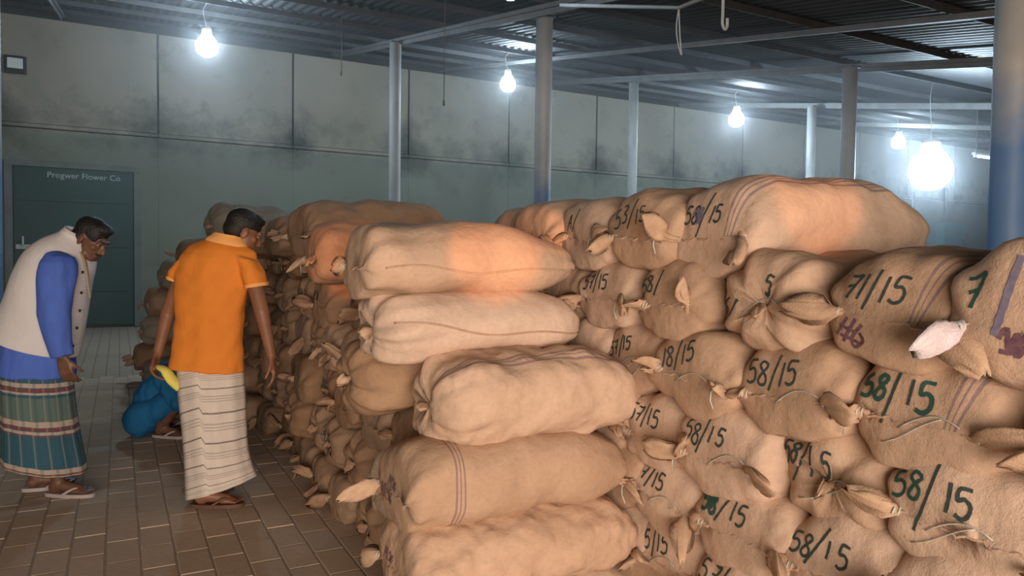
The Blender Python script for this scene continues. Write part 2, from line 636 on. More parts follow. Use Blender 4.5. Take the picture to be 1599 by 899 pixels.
# columns
col_spots = [
    (-0.97, 7.6, 'round column at the far edge of the hall beside the green door'),
    (4.25, 12.4, 'grey and blue column nearest the back wall, above the top pile of sacks'),
    (4.5, 7.72, 'tall grey column with blue foot rising behind the middle of the sacks'),
    (4.5, 2.42, 'thick near column, grey above and blue below, right of the bright lamp'),
    (9.75, 12.9, 'slim grey column far behind, right of the tall middle column'),
    (9.15, 7.1, 'grey blue column between the large top sack and the bright lamp'),
    (14.3, 12.1, 'slender far column standing before the concrete wall, most distant of all'),
]
for X, Y, lab in col_spots:
    c = empty('steel_column', (X, Y, 0))
    tag(c, lab, 'column', 'round roof columns')
    h = roof_z(Y) - 0.03
    r = 0.1
    V, F = tube_geo([(0, 0, 0), (0, 0, h * 0.25), (0, 0, h * 0.5), (0, 0, h * 0.75), (0, 0, h - 0.02)], r, 24)
    mk('shaft', V, F, M['column'], c, True)
    MB().box((0, 0, h - 0.01), (0.2, 0.2, 0.02)).build('cap_plate', M['steel'], c)
    bp = MB().box((0, 0, 0.012), (0.32, 0.32, 0.024)).build('base_plate', M['steel'], c)
    for sx in (-1, 1):
        for sy in (-1, 1):
            MB().tube([(sx * .12, sy * .12, .02), (sx * .12, sy * .12, .05)], .012, 6).build('bolt', M['steel_dark'], bp)

# green cold-room door
dX0, dX1, dZ = -1.77, 0.27, 3.12
dr = MB().box(((dX0 + dX1) / 2, Y_WALL - 0.07, dZ / 2 + 0.02), (dX1 - dX0, 0.07, dZ - 0.04), 0.015).build('door_1', M['door'])
tag(dr, kind='structure')
for x in (dX0 - 0.07, dX1 + 0.07):
    MB().box((x, Y_WALL - 0.06, dZ / 2), (0.13, 0.14, dZ), 0.01).build('frame_post', M['door_frame'], dr)
MB().box(((dX0 + dX1) / 2, Y_WALL - 0.06, dZ + 0.06), (dX1 - dX0 + 0.27, 0.14, 0.12), 0.01).build('lintel', M['door_frame'], dr)
for z in (0.75, 1.62, 2.5):
    MB().box(((dX0 + dX1) / 2, Y_WALL - 0.112, z), (dX1 - dX0 - 0.16, 0.02, 0.06), 0.006).build('brace', M['door'], dr)
hd = MB().box((dX0 + 0.22, Y_WALL - 0.13, 1.58), (0.36, 0.03, 0.09), 0.01)
hd.tube([(dX0 + .16, Y_WALL - .14, 1.62), (dX0 + .16, Y_WALL - .2, 1.62), (dX0 + .16, Y_WALL - .2, 1.78)], .018, 8)
hd.tube([(dX0 + .3, Y_WALL - .14, 1.6), (dX0 + .3, Y_WALL - .2, 1.6), (dX0 + .42, Y_WALL - .2, 1.6)], .018, 8)
hd.build('latch', M['pale_paint'], dr)


def font_mesh(text, size, extrude=0.003):
    cu = bpy.data.curves.new('t', 'FONT')
    cu.body = text
    cu.size = size
    cu.extrude = extrude
    cu.resolution_u = 3
    to = bpy.data.objects.new('t', cu)
    COL.objects.link(to)
    dg = bpy.context.evaluated_depsgraph_get()
    me = bpy.data.meshes.new_from_object(to.evaluated_get(dg))
    bpy.data.objects.remove(to)
    return me


me = font_mesh('Progwer Flower Co', 0.155)
me.materials.append(M['pale_paint'])
dt = bpy.data.objects.new('lettering', me)
COL.objects.link(dt)
dt.parent = dr
dt.rotation_euler = (math.pi / 2, 0, 0)
dt.location = (dX0 + 0.55, Y_WALL - 0.11, dZ - 0.19)

# floodlight on the wall, not lit
p = on_y(25, 103, Y_WALL)
fd = empty('wall_floodlight', (p.x, Y_WALL, p.z))
tag(fd, 'unlit black framed floodlight fixed high on the concrete wall above the green door', 'floodlight')
MB().box((0, -0.12, 0), (0.36, 0.07, 0.33), 0.02).build('housing', M['black_plastic'], fd)
MB().box((0, -0.158, 0.02), (0.25, 0.012, 0.19), 0.004).build('lens', M['lens'], fd)
MB().box((0, -0.04, -0.1), (0.06, 0.1, 0.06), 0.01).build('bracket', M['black_plastic'], fd)


# lamps
def bulb(loc, rad, cord_top, lab, mat='bulb'):
    r = empty('hanging_bulb', loc)
    tag(r, lab, 'light bulb', 'cold white bulbs hanging from the roof')
    prof = [(0.001, -1.0), (0.5, -0.88), (0.86, -0.55), (1.0, -0.08), (0.9, 0.35), (0.62, 0.75), (0.42, 1.0), (0.4, 1.15)]
    n = 16
    V = [(q * rad * math.cos(2 * math.pi * k / n), q * rad * math.sin(2 * math.pi * k / n), zz * rad) for q, zz in prof for k in range(n)]
    F = [(i * n + k, i * n + (k + 1) % n, (i + 1) * n + (k + 1) % n, (i + 1) * n + k) for i in range(len(prof) - 1) for k in range(n)]
    mk('glass', V, F, M[mat], r)
    MB().tube([(0, 0, rad * 1.1), (0, 0, rad * 1.1 + 0.1)], rad * 0.42, 12).build('socket', M['lens'], r, True)
    z1 = cord_top - loc[2]
    z0 = rad * 1.1 + 0.09
    MB().tube(smooth_path([(0, 0, z0), (-0.03, 0, z0 + (z1 - z0) * .35), (-0.05, 0.01, z0 + (z1 - z0) * .7), (0.01, 0, z1)]), 0.007, 6).build('cord', M['cord'], r, True)


for px, py, Y, rad, lab, mt in (
        (323, 72, 12.6, 0.17, 'glaring white bulb above the man in the orange shirt', 'bulb'),
        (793, 131, 12.7, 0.15, 'glaring bulb left of the tall middle column', 'bulb'),
        (1150, 186, 12.9, 0.18, 'glaring bulb above the large top sack', 'bulb'),
        (1403, 222, 13.2, 0.18, 'small glaring bulb up and left of the brightest lamp', 'bulb'),
        (1453, 265, 7.6, 0.34, 'brightest and largest lamp, beside the thick near column', 'bulb_big')):
    q = on_y(px, py, Y)
    bulb((q.x, q.y, q.z), rad, roof_z(Y) + 0.15, lab, mt)
bulb((2.85, 5.45, 3.62), 0.07, roof_z(5.45) + 0.15, 'bulb just above the top edge of the view', 'bulb')

q = on_y(1541, 246, 9.5)
tl = empty('tube_light', (q.x, q.y, q.z))
tag(tl, 'slim white tube light half hidden by the thick near column', 'tube light')
MB().box((0.3, 0, 0.05), (1.6, 0.08, 0.05), 0.01).build('housing', M['lens'], tl)
MB().tube([(-0.4, 0, 0), (1.0, 0, 0)], 0.02, 10).build('tube', M['tube'], tl, True)
for x in (-0.44, 1.04):
    MB().box((x, 0, 0.01), (0.04, 0.06, 0.08), 0.006).build('end_holder', M['lens'], tl)
MB().tube([(-0.4, 0, .07), (-0.4, 0, roof_z(9.5) + .12 - q.z)], 0.008, 6).tube([(1.0, 0, .07), (1.0, 0, roof_z(9.5) + .12 - q.z)], 0.008, 6).build('hanger', M['steel'], tl)

# hook, wires and hanging rods
q = unproj(1130, 40, 5.6)
hk = empty('roof_hook', (q.x, q.y, q.z))
tag(hk, 'pale metal hook hanging from the roof near the top edge', 'hook')
MB().tube(smooth_path([(-.01, 0, roof_z(q.y) + .1 - q.z), (-.01, 0, .12), (-.012, 0, .02), (.01, 0, -.025), (.035, 0, 0), (.035, 0, .06)]), 0.011, 8).build('hook_rod', M['cord'], hk, True)
MB().box((-.01, 0, roof_z(q.y) + .085 - q.z), (.06, .06, .02)).build('hook_plate', M['steel'], hk)

q = unproj(1060, 18, 6.0)
wr = empty('hanging_wire', (q.x, q.y, q.z))
tag(wr, 'pair of thin loose wires dangling below a roof strut', 'wire')
for dx in (0, .03):
    MB().tube(smooth_path([(0, 0, .02), (-.02 + dx, 0, -.1), (-.01 + dx, 0, -.22), (.03 + dx * .3, 0, -.34)]), 0.005, 6).build('strand', M['cord'], wr, True)
a, b_ = unproj(875, 8, 6.6) - q, unproj(1120, -12, 5.6) - q
MB().tube([a, (0, 0, 0.03), b_], 0.016, 8).build('strut', M['steel'], wr, True)

for px, y0, y1, dep, lab in ((693, 60, 165, 9.0, 'thin dangling cable between the first two columns'),
                             (533, 80, 118, 11.0, 'short thin cable hanging left of the farther column')):
    q0, q1 = unproj(px, y0, dep), unproj(px, y1, dep)
    top = roof_z(q1.y) + 0.1
    c = empty('dangling_cable', q1)
    tag(c, lab, 'cable', 'dangling cables')
    MB().tube([(0, 0, .05), (.004, 0, (top - q1.z) / 2), (0, 0, top - q1.z)], 0.006, 6).build('cable', M['cord_dark'], c, True)
    MB().tube([(0, 0, 0), (0, 0, .06)], 0.014, 8).build('plug', M['cord_dark'], c, True)

# control cabinet and pipe fixture on the far wall
q = on_y(1475, 378, Y_WALL)
cb = empty('control_cabinet', (q.x, Y_WALL, q.z - 0.75))
tag(cb, 'blue green control cabinet on the far wall below the brightest lamp', 'cabinet')
MB().box((0, -0.2, 0.75), (1.35, 0.36, 1.4), 0.02).build('body', M['cabinet'], cb)
d_ = MB().box((0, -0.39, 0.75), (1.2, 0.03, 1.25), 0.01).build('door', M['cabinet'], cb)
MB().box((0.48, -0.42, 0.75), (0.05, 0.05, 0.2), 0.01).build('handle', M['steel'], d_)
MB().tube([(-.25, -.15, 1.44), (-.25, -.15, 2.75)], 0.05, 10).build('conduit', M['steel'], cb, True)
q = on_y(1420, 376, Y_WALL)
pf = empty('wall_pipe', (q.x, Y_WALL, q.z))
tag(pf, 'thin wall pipe ending in a white tee, left of the control cabinet', 'pipe')
MB().tube([(0, -.1, 0), (0, -.1, 1.75)], 0.035, 10).build('riser', M['steel_dark'], pf, True)
MB().tube([(-.22, -.1, 0), (.22, -.1, 0)], 0.06, 10).tube([(0, -.1, -.1), (0, -.1, .12)], 0.06, 10).build('tee', M['lens'], pf, True)


# ------------------------------------------------------------------ sacks
def pf_(x, e, p=2.6):
    t = np.clip(x / e, 0, 1)
    return (1 - (1 - t) ** p) ** (1 / p)


def sack_geo(L, W, H, seed, front='flat', back='flat', lump=0.004, w0=0.55, w1=0.5, sag=0.0, hi=True, efront=None):
    rs = np.random.RandomState(seed)
    NU, NV = (60, 56) if hi else (40, 36)
    t = np.linspace(0, 1, NU)
    s = 0.45 * t + 0.55 * (0.5 - 0.5 * np.cos(np.pi * t))
    x = s * L
    ef = efront or H * 0.46
    eb = 0.30
    hz = np.maximum(H / 2 * np.minimum(pf_(x, ef), pf_(L - x, eb, 2.0)), 0.003)
    if front == 'gather':
        wf = pf_(x, W * 0.36)
    else:
        wf = w0 + (1 - w0) * pf_(x, W * 0.26)
    wb_ = w1 + (1 - w1) * pf_(L - x, W * 0.6, 2.0)
    wy = np.maximum(W / 2 * np.minimum(wf, wb_), 0.003)
    # slight barrel swell and random girth changes
    girth = 1 + 0.03 * np.sin(np.pi * s) + 0.025 * np.sin(2 * np.pi * s * rs.uniform(.8, 1.6) + rs.uniform(0, 6))
    wy *= girth
    th = 2 * np.pi * np.arange(NV) / NV
    c, sn = np.cos(th), np.sin(th)
    n = 2.25
    cy = np.sign(c) * np.abs(c) ** (2 / n)
    cz = np.sign(sn) * np.abs(sn) ** (2 / n)
    X = np.repeat(x[:, None], NV, 1)
    Yv = wy[:, None] * cy[None, :]
    Zv = hz[:, None] * cz[None, :]
    # settle: the underside is flatter than the top
    Zv = np.where(Zv < 0, Zv * 0.94, Zv * 1.03)
    # normals (radial)
    ny = c[None, :] / np.maximum(wy[:, None], .02)
    nz = sn[None, :] / np.maximum(hz[:, None], .02)
    ln = np.sqrt(ny ** 2 + nz ** 2)
    ny, nz = ny / ln, nz / ln
    d = np.zeros_like(X)
    for _ in range(7):
        k = rs.normal(0, 1, 3)
        k = k / np.linalg.norm(k) * (2 * np.pi / rs.uniform(.16, .5))
        d += rs.uniform(.002, .0055) * np.sin(k[0] * X + k[1] * Yv + k[2] * Zv + rs.uniform(0, 6.3))
    # creases fanning from the closed ends
    for kk, amp in ((rs.randint(5, 8), .010), (rs.randint(9, 14), .006)):
        ph = rs.uniform(0, 6.3)
        ga = 1.7 if front == 'gather' else 1.0
        d += ga * amp * np.sin(kk * th[None, :] + ph + 6 * X) * np.exp(-np.clip(X - .02, 0, 9) / (.085 * ga))
        d += amp * .8 * np.sin(kk * th[None, :] + ph * 2) * np.exp(-(L - X) / .08)
    # the crop pressing through the cloth
    if lump > 0:
        m_ = int(330 * L * (W + H))
        ps = np.stack([rs.uniform(0, L, m_), rs.uniform(-W / 2, W / 2, m_), rs.uniform(-H / 2, H / 2, m_)], 1)
        pts = np.stack([X.ravel(), Yv.ravel(), Zv.ravel()], 1)
        best = np.full(len(pts), 9.0)
        for i in range(0, m_, 60):
            dd = ((pts[:, None, :] - ps[None, i:i + 60, :]) ** 2).sum(2).min(1)
            best = np.minimum(best, dd)
        best = np.sqrt(best)
        d += (lump * (1 - np.clip(best / .045, 0, 1.3) ** 2)).reshape(X.shape)
    fade = np.clip(np.minimum(hz, wy) / .03, .15, 1)[:, None]
    d *= fade
    Yv = Yv + ny * d
    Zv = Zv + nz * d
    Zv = Zv - sag * ((X / L - .5) ** 2) * 4
    X = X + 0.006 * np.sin(3 * th[None, :] + seed) * np.exp(-X / .05)
    if front == 'gather':   # the gathered mouth is drawn inwards
        X = X + 0.05 * np.exp(-(np.sqrt(Yv ** 2 + Zv ** 2) / .045) ** 2) * (X < .15)
    if front == 'flat':     # the mouth is folded under: more cloth above the seam than below
        Zv = Zv - 0.05 * H * (1 - pf_(X, ef * 1.3))
        X = X - .055 * np.clip(-sn, 0, 1)[None, :] * np.exp(-((X - .075) / .055) ** 2) - .02 * np.clip(sn, 0, 1)[None, :] * np.exp(-((X - .06) / .05) ** 2)
    Zv = Zv + H / 2
    V = np.stack([X.ravel(), Yv.ravel(), Zv.ravel()], 1)
    i = np.arange(NU - 1)[:, None] * NV
    j = np.arange(NV)[None, :]
    j2 = (j + 1) % NV
    F = np.stack([(i + j).ravel(), (i + j2).ravel(), (i + NV + j2).ravel(), (i + NV + j).ravel()], 1)
    k_ = np.arange(NV // 2)
    cap = np.stack([k_, k_ + 1, NV - k_ - 1, (NV - k_) % NV], 1)[1:-1]
    F = np.concatenate([F, cap[:, ::-1], cap + (NU - 1) * NV])
    F = F[:, ::-1]
    uv = np.stack([X.ravel(), np.repeat((th / (2 * np.pi))[None, :], NU, 0).ravel()], 1)
    return V, F, uv


GLYPH = {
    '5': (.55, [[(.5, 1), (.1, .97), (.06, .58), (.3, .62), (.5, .45), (.48, .15), (.25, 0), (0, .08)]]),
    '8': (.5, [[(.42, .9), (.2, 1), (.03, .82), (.2, .58), (.42, .35), (.4, .08), (.18, 0), (0, .15), (.06, .38), (.3, .6), (.45, .8), (.38, .95)]]),
    '7': (.5, [[(0, .95), (.25, .9), (.5, .98), (.4, .6), (.22, 0)], [(.08, .45), (.4, .5)]]),
    '1': (.2, [[(.12, 1), (.1, .5), (.04, 0)]]),
    '/': (.45, [[(.45, 1.25), (.25, .5), (0, -.3)]]),
    '6': (.5, [[(.42, 1), (.15, .7), (.02, .3), (.15, .03), (.38, .05), (.46, .3), (.3, .45), (.08, .32)]]),
    '3': (.5, [[(.03, .95), (.35, 1), (.42, .75), (.18, .55), (.45, .38), (.38, .05), (.02, .05)]]),
    '#': (.9, [[(.1, .9), (.05, .1)], [(.4, 1), (.38, .0)], [(0, .5), (.6, .55)], [(.7, .9), (.62, .3), (.85, .05), (1, .4), (.75, .6)], [(.2, .2), (.9, .25)]]),
    '~': (.8, [[(0, .6), (.2, .9), (.35, .3), (.5, .8), (.6, .1), (.85, .5)], [(.1, .2), (.5, .25), (.8, .9)]]),
    'A': (.6, [[(0, 0), (.3, 1), (.5, 0)], [(.12, .4), (.45, .45)]]),
    'M': (.6, [[(0, 0), (.1, 1), (.3, .4), (.5, 1), (.6, 0)]]),
    'X': (.5, [[(0, 1), (.5, 0)], [(.5, 1), (0, 0)]]),
    ' ': (.3, []),
}


def lettering(bvh, text, c, right, up, size, width, mat, parent, seed=0, name='lettering'):
    """hand-painted strokes laid onto the curved cloth"""
    rs = random.Random(seed)
    right, up = Vector(right).normalized(), Vector(up).normalized()
    dirv = up.cross(right).normalized()           # into the cloth
    c = Vector(c)
    tot = sum(GLYPH[ch][0] + .17 for ch in text) * size
    x0 = -tot / 2
    V, F = [], []

    def hit(a, b):
        o = c + right * a + up * b - dirv * 0.4
        h = bvh.ray_cast(o, dirv, 1.0)
        if h[0] is None:
            return None
        nn = h[1] if h[1].dot(dirv) < 0 else -h[1]
        return h[0] + nn * 0.0022
    for ch in text:
        w, strokes = GLYPH[ch]
        dy = rs.uniform(-.08, .08)
        sl = rs.uniform(-.05, .18)
        for st in strokes:
            pts = [(x0 + (q[0] + sl * q[1] + rs.uniform(-.02, .02)) * size, (q[1] - .5 + dy + rs.uniform(-.02, .02)) * size) for q in st]
            sp = smooth_path([(q[0], q[1], 0) for q in pts], 7)
            prev = None
            for i, q in enumerate(sp):
                a = sp[max(i - 1, 0)]
                b = sp[min(i + 1, len(sp) - 1)]
                tx, ty = b.x - a.x, b.y - a.y
                ln = math.hypot(tx, ty) or 1
                ww = width * rs.uniform(.85, 1.15) * .5
                nx, ny = -ty / ln * ww, tx / ln * ww
                h1, h2 = hit(q.x + nx, q.y + ny), hit(q.x - nx, q.y - ny)
                if h1 is None or h2 is None or (h1 - h2).length > .05:
                    prev = None
                    continue
                V += [h1, h2]
                k = len(V) - 2
                if prev is not None and (V[prev] - h1).length < .05:
                    F.append((prev, prev + 1, k + 1, k))
                prev = k
        x0 += (w + .17) * size
    if F:
        mk(name, V, F, mat, parent, True)


def tuft_geo(p, d, length, seed, fat=1.0):
    """gathered corner of the cloth: pinched at the neck, then a creased, ragged leaf"""
    rs = np.random.RandomState(seed)
    d = Vector(d).normalized()
    ref = Vector((0, 0, 1)) if abs(d.z) < .85 else Vector((1, 0, 0))
    a = d.cross(ref).normalized()
    b = a.cross(d)
    n = 18
    prof = [(-.35, .016), (-.15, .018), (0, .0135), (.12, .019), (.28, .027), (.45, .030), (.62, .030), (.78, .027), (.9, .021), (1.0, .012)]
    V, F = [], []
    ph = rs.uniform(0, 6)
    bend = rs.uniform(-.35, .35)
    tw0, tw = rs.uniform(0, 3.1), rs.uniform(-.9, .9)
    dr = rs.uniform(-.45, .1)
    rag = rs.uniform(-.22, .2, n)
    rag = (rag + np.roll(rag, 1)) / 2
    for i, (t, r) in enumerate(prof):
        wr = min(max(t, 0) * 3, 1)
        ang = tw0 * wr + tw * t
        ca, sa = math.cos(ang), math.sin(ang)
        for k in range(n):
            th = 2 * math.pi * k / n
            tt = t + rag[k] * max(t, 0)
            cpos = Vector(p) + d * (tt * length) + a * (bend * length * tt * abs(tt)) + Vector((0, 0, dr * length * max(tt, 0) ** 2))
            rr = r * fat * .9 * (1 + wr * (.30 * math.cos(3 * th + ph + 1.5 * t) + .22 * math.cos(7 * th + ph * 2)))
            e1, e2 = rr * math.cos(th) * 1.2, rr * math.sin(th) * (1 - .5 * wr)
            V.append(cpos + a * (e1 * ca - e2 * sa) + b * (e1 * sa + e2 * ca))
    for i in range(len(prof) - 1):
        for k in range(n):
            F.append((i * n + k, i * n + (k + 1) % n, (i + 1) * n + (k + 1) % n, (i + 1) * n + k))
    F.append(tuple(range((len(prof) - 1) * n, len(prof) * n)))
    return V, F


SACKS = 0


def sack(loc, label, group, L=0.92, W=0.45, H=0.295, rot=0.0, tilt=0.0, roll=0.0, front='flat', mat='sack', lump=0.004,
         texts=(), ears=(1, 1), eardir=None, seed=None, w0=.68, w1=.5, sag=0.012, hi=True, strings=0, side_seam=False,
         tuft='tuft', earlen=(.115, .115), plastic=False, back_tuft=False, efront=None, straw=False):
    """loc: centre of the near end at the sack's underside; the sack runs along its local +x"""
    global SACKS
    SACKS += 1
    seed = SACKS * 13 + 5 if seed is None else seed
    rs = random.Random(seed)
    V, F, uv = sack_geo(L, W, H, seed, front, 'flat', lump, w0, w1, sag, hi, efront)
    e = empty('woven_sack', loc, (roll, tilt, rot))
    tag(e, label, 'sack', group)
    mk('body', V, F, M[mat], e, True, uv)
    zc = zt = H / 2 - sag
    if front == 'flat':
        zc -= 0.05 * H
        # stitched mouth: a puckered lip from corner to corner
        n = 26
        ya = w0 * W / 2 * .98
        VV, FF = [], []
        for i in range(n):
            t = i / (n - 1)
            y = -ya + 2 * ya * t
            wv = .004 * math.sin(t * 21 + seed) + .003 * math.sin(t * 47 + seed)
            for (dx, dz) in ((.02, .005), (-.008 + wv * .6, .003), (-.008 + wv * .6, -.003), (.02, -.005)):
                VV.append((dx, y, zc + dz + wv))
        for i in range(n - 1):
            for k in range(4):
                FF.append((i * 4 + k, i * 4 + (k + 1) % 4, i * 4 + 4 + (k + 1) % 4, i * 4 + 4 + k))
        mk('stitched_mouth', VV, FF, M[mat], e, True)
        for side, on, ln in ((1, ears[0], earlen[0]), (-1, ears[1], earlen[1])):
            if not on:
                continue
            d = (-.55 + rs.uniform(-.2, .2), side * .8, rs.uniform(-.3, .3))
            if eardir and eardir.get(side):
                d = eardir[side]
            p0 = Vector((.005, side * ya, zc))
            vv, ff = tuft_geo(p0, d, ln, seed + side + 9, 1.0 if ln < .14 else 1.15)
            tf = mk('tied_corner', vv, ff, M['plastic_white'] if (plastic and side > 0) else M[tuft], e, True)
            # binding string round the neck of the tuft
            dd = Vector(d).normalized()
            a = dd.cross(Vector((0, 0, 1))).normalized()
            b = a.cross(dd)
            ring = [p0 + a * (.017 * math.cos(q * .9)) + b * (.013 * math.sin(q * .9)) + dd * (.0018 * q) for q in range(15)]
            tail = ring[-1]
            if rs.random() < .3:
                ring += [tail + Vector((-.015, 0, -.01)), tail + Vector((-.025, side * .01, -.035)), tail + Vector((-.02, side * .02, -.06 - rs.random() * .03))]
            vv, ff = tube_geo(ring, .0026, 5)
            mk('binding_string', vv, ff, M['straw_string' if straw else 'string'], tf, True)
    else:
        vv, ff = tuft_geo((.03, 0, zc), (-1, rs.uniform(-.3, .3), rs.uniform(-.3, .3)), .05, seed + 4, .75)
        mk('gathered_mouth', vv, ff, M[tuft], e, True)
    if back_tuft:
        for s in (1, -1):
            vv, ff = tuft_geo((L - .01, s * w1 * W / 2 * .9, zc), (.6, s * .7, -.1), .07, seed + 31 * s + 40, .8)
            mk('tied_corner', vv, ff, M[tuft], e, True)
    if texts or strings or side_seam:
        bvh = BVHTree.FromPolygons([tuple(v) for v in V], [tuple(int(i) for i in f) for f in F])
        for t in texts:
            txt, x, y, z, pitch, yawt, rolt, size, width, ink = t
            # frame of the hand that painted it: right runs towards the photographer's side
            dirv = Vector((math.cos(pitch) * math.cos(yawt), math.cos(pitch) * math.sin(yawt), -math.sin(pitch)))
            right = dirv.cross(Vector((0, 0, 1))).normalized()
            up = right.cross(dirv)
            r2 = right * math.cos(rolt) + up * math.sin(rolt)
            u2 = up * math.cos(rolt) - right * math.sin(rolt)
            lettering(bvh, txt, (x, y, zt - .022 + z), r2, u2, size, width, M[ink], e, seed)
        for k in range(strings):
            y0 = rs.uniform(-.09, .06)
            pts = []
            for q in range(9):
                t = q / 8
                yy = y0 + (.16 * t - .08) * (1 if k % 2 else -1)
                zz = zc + .0 + .05 * math.sin(t * 2.4 + k * 2) - .02
                h = bvh.ray_cast(Vector((-.3, yy, zz)), Vector((1, 0, 0)), 1.0)
                if h[0] is not None:
                    pts.append(h[0] + Vector((-.006, 0, .003)))
            if len(pts) > 3:
                vv, ff = tube_geo(pts, .0019, 5)
                mk('string', vv, ff, M['string'], e, True)
        if side_seam:
            pts = []
            for q in range(40):
                t = q / 39
                xx = .06 + (L - .1) * t
                zz = zc + .012 * math.sin(t * 5 + seed) + .01 * math.sin(t * 11) + side_seam * (t - .5)
                h = bvh.ray_cast(Vector((xx, -1, zz)), Vector((0, 1, 0)), 2.0)
                if h[0] is not None:
                    pts.append(h[0] + Vector((0, -.001, 0)))
            if len(pts) > 3:
                vv, ff = tube_geo(pts, .0045, 6)
                mk('side_seam', vv, ff, M[tuft], e, True)
    return e


# --- near pile: rows of sack ends running back from the photographer on the right side
X_C = 1.80


def c_y(px):
    kk = 6045.0 / (px - 198.0)
    return -0.9545 + 1.1276 * 0.3885 * kk


G_C = 'sacks of the near pile, painted ends outward'
TX = 0.02
# text tuple: string, x, y, z, pitch, yaw, roll, size, width, ink


def T(txt, size=.095, y=0.02, z=.085, roll=0.0, ink='ink', width=.011, pitch=.62, yaw=.22, x=.06):
    return (txt, x, y * .75 + .05, z * .55, pitch, yaw, roll, size * .66, width * .72, ink)


def csack(px, z, label, **kw):
    H = kw.pop('H', .30)
    H = H if H > .35 else .8 * (H - .3) + .315
    dx = kw.pop('dx', 0.0)
    rl = kw.pop('roll', RND.uniform(-.16, .13))
    dx += RND.uniform(-.03, .03)
    return sack((X_C + dx, c_y(px) + math.sin(rl) * H / 2, z - H / 2), label, G_C, H=H, roll=rl, **kw)


R1, R2, R3, R4, R5, R6 = 1.285, 1.02, .765, .53, .29, .10
# topmost layer
csack(1098, 1.54, 'large topmost sack with smudged number, bulging highest over the near pile', L=1.0, W=.47, H=.37, mat='sack_long',
      texts=[T('58', .085, .075, .1, -.25), T('/', .14, -.02, .11, -.2), T('15', .085, -.1, .08, -.3), T('~', .09, .03, .09, 0, 'ink_blue', .018)],
      sag=.03, rot=-.02, earlen=(.1, .15), eardir={-1: (-.55, -.35, -.55), 1: (-.5, .6, .3)}, dx=.02)
csack(1000, 1.535, 'sack marked 53/15 with a loop of cloth, beside the large topmost sack', mat='sack', H=.33,
      texts=[T('53/', .1, .06, .1), T('15', .08, -.08, .1, 0, 'ink', .009)], earlen=(.1, .16), eardir={-1: (-.5, -.35, .55)}, sag=.02, rot=.02)
csack(915, 1.53, 'sack with upright cloth flap, third back on the top layer of the near pile', H=.32,
      texts=[T('A/', .09, .06, .08, .1)], earlen=(.08, .17), eardir={-1: (-.4, -.3, .75)}, w0=.5)
csack(846, 1.545, 'plain sack on the top layer touched by orange light, farthest of its row', H=.33, lump=.003, dx=-.06)
csack(795, 1.53, 'plain sack on the top layer mostly hidden behind the orange-lit cross sack', H=.31, hi=False, dx=.0)
# first row
csack(1612, R1 + .005, 'sack marked 7 with white plastic knot at the edge of the near pile', mat='sack_long', W=.42, H=.35,
      texts=[T('7', .11, .10, .09, .05, 'ink_green', .013), T('/', .15, -.0, .08, .15, 'ink_blue', .024), T('~', .11, -.02, -.045, 0, 'ink_purple', .016, .0)],
      plastic=True, earlen=(.13, .1), eardir={1: (-.85, .25, -.3)}, rot=.04)
csack(1385, R1, 'sack marked 71/15 with purple scrawl and two long tied corners', mat='sack_long', W=.42, H=.335,
      texts=[T('71/15', .1, .0, .085, -.12, 'ink', .011), T('#', .12, .07, -.065, -.3, 'ink_purple', .013, -.05)],
      earlen=(.15, .17), eardir={1: (-.6, .75, -.1), -1: (-.55, -.8, .0)}, rot=.02)
csack(1195, R1 - .01, 'sack gathered to a puckered knot, faint 76 on its side', front='gather', W=.45, H=.34,
      texts=[T('76/', .1, .13, .03, -.5, 'ink', .011, .3, -.25), T('5', .07, -.11, .13, -.4)], strings=1)
csack(1050, R1 - .01, 'sack marked 58 with an upright tuft, under the 53/15 sack', W=.44, H=.31,
      texts=[T('58/', .085, .07, .08, .05)], earlen=(.1, .13), eardir={-1: (-.4, -.1, .9)}, w0=.5)
csack(945, R1 - .01, 'sack marked 57/15 in the first full row, cloth lips folded open', W=.44, H=.29, texts=[T('57/15', .085, .01, .075, -.05)],
      earlen=(.15, .16), eardir={1: (-.6, .7, -.2), -1: (-.6, -.7, -.1)})
csack(872, R1 - .01, 'small sack end with folded cloth peak, far end of the first full row', W=.42, H=.28, texts=[T('~', .08, .06, .05)],
      earlen=(.14, .14), eardir={1: (-.5, .3, .7)})
# second row
csack(1800, R2 + .0, 'sack at the picture edge in the second row, mostly out of view', W=.42, H=.32, hi=False)
csack(1432, R2, 'big sack marked 58/15 in bold green and black with a twisted corner', W=.46, H=.34, mat='sack_long',
      texts=[T('58', .088, .115, .085, -.08, 'ink_green', .015), T('/', .15, .035, .07, -.05, 'ink', .012), T('1', .09, -.03, .075, -.1, 'ink', .012), T('5', .11, -.085, .06, -.1, 'ink_green', .015)],
      strings=2, earlen=(.08, .19), eardir={-1: (-.55, -.85, .1)}, rot=.02)
csack(1234, R2, 'sack marked 58/15 in thin black strokes below the puckered sack', W=.45, H=.315,
      texts=[T('58/15', .1, .01, .08, -.12)], strings=1, earlen=(.07, .15), eardir={-1: (-.6, -.75, .0)})
csack(1092, R2, 'sack marked 18/15 with a folded tuft on top, second full row', W=.45, H=.31, texts=[T('18/15', .095, .03, .085, .1)],
      earlen=(.13, .1), eardir={1: (-.4, .5, .5)}, strings=1)
csack(985, R2 + .0, 'small sack marked 57/15 with string loops, second full row', W=.43, H=.29, texts=[T('57/15', .075, .04, .075, .0), T('~', .08, .06, -.04, 0, 'ink', .009, .0)],
      earlen=(.1, .13), strings=2)
csack(908, R2 + .01, 'sack end tucked beside the cross sacks, far end of second full row', W=.42, H=.29, texts=[T('~', .07, .08, .06, 0, 'ink', .008)], strings=1)
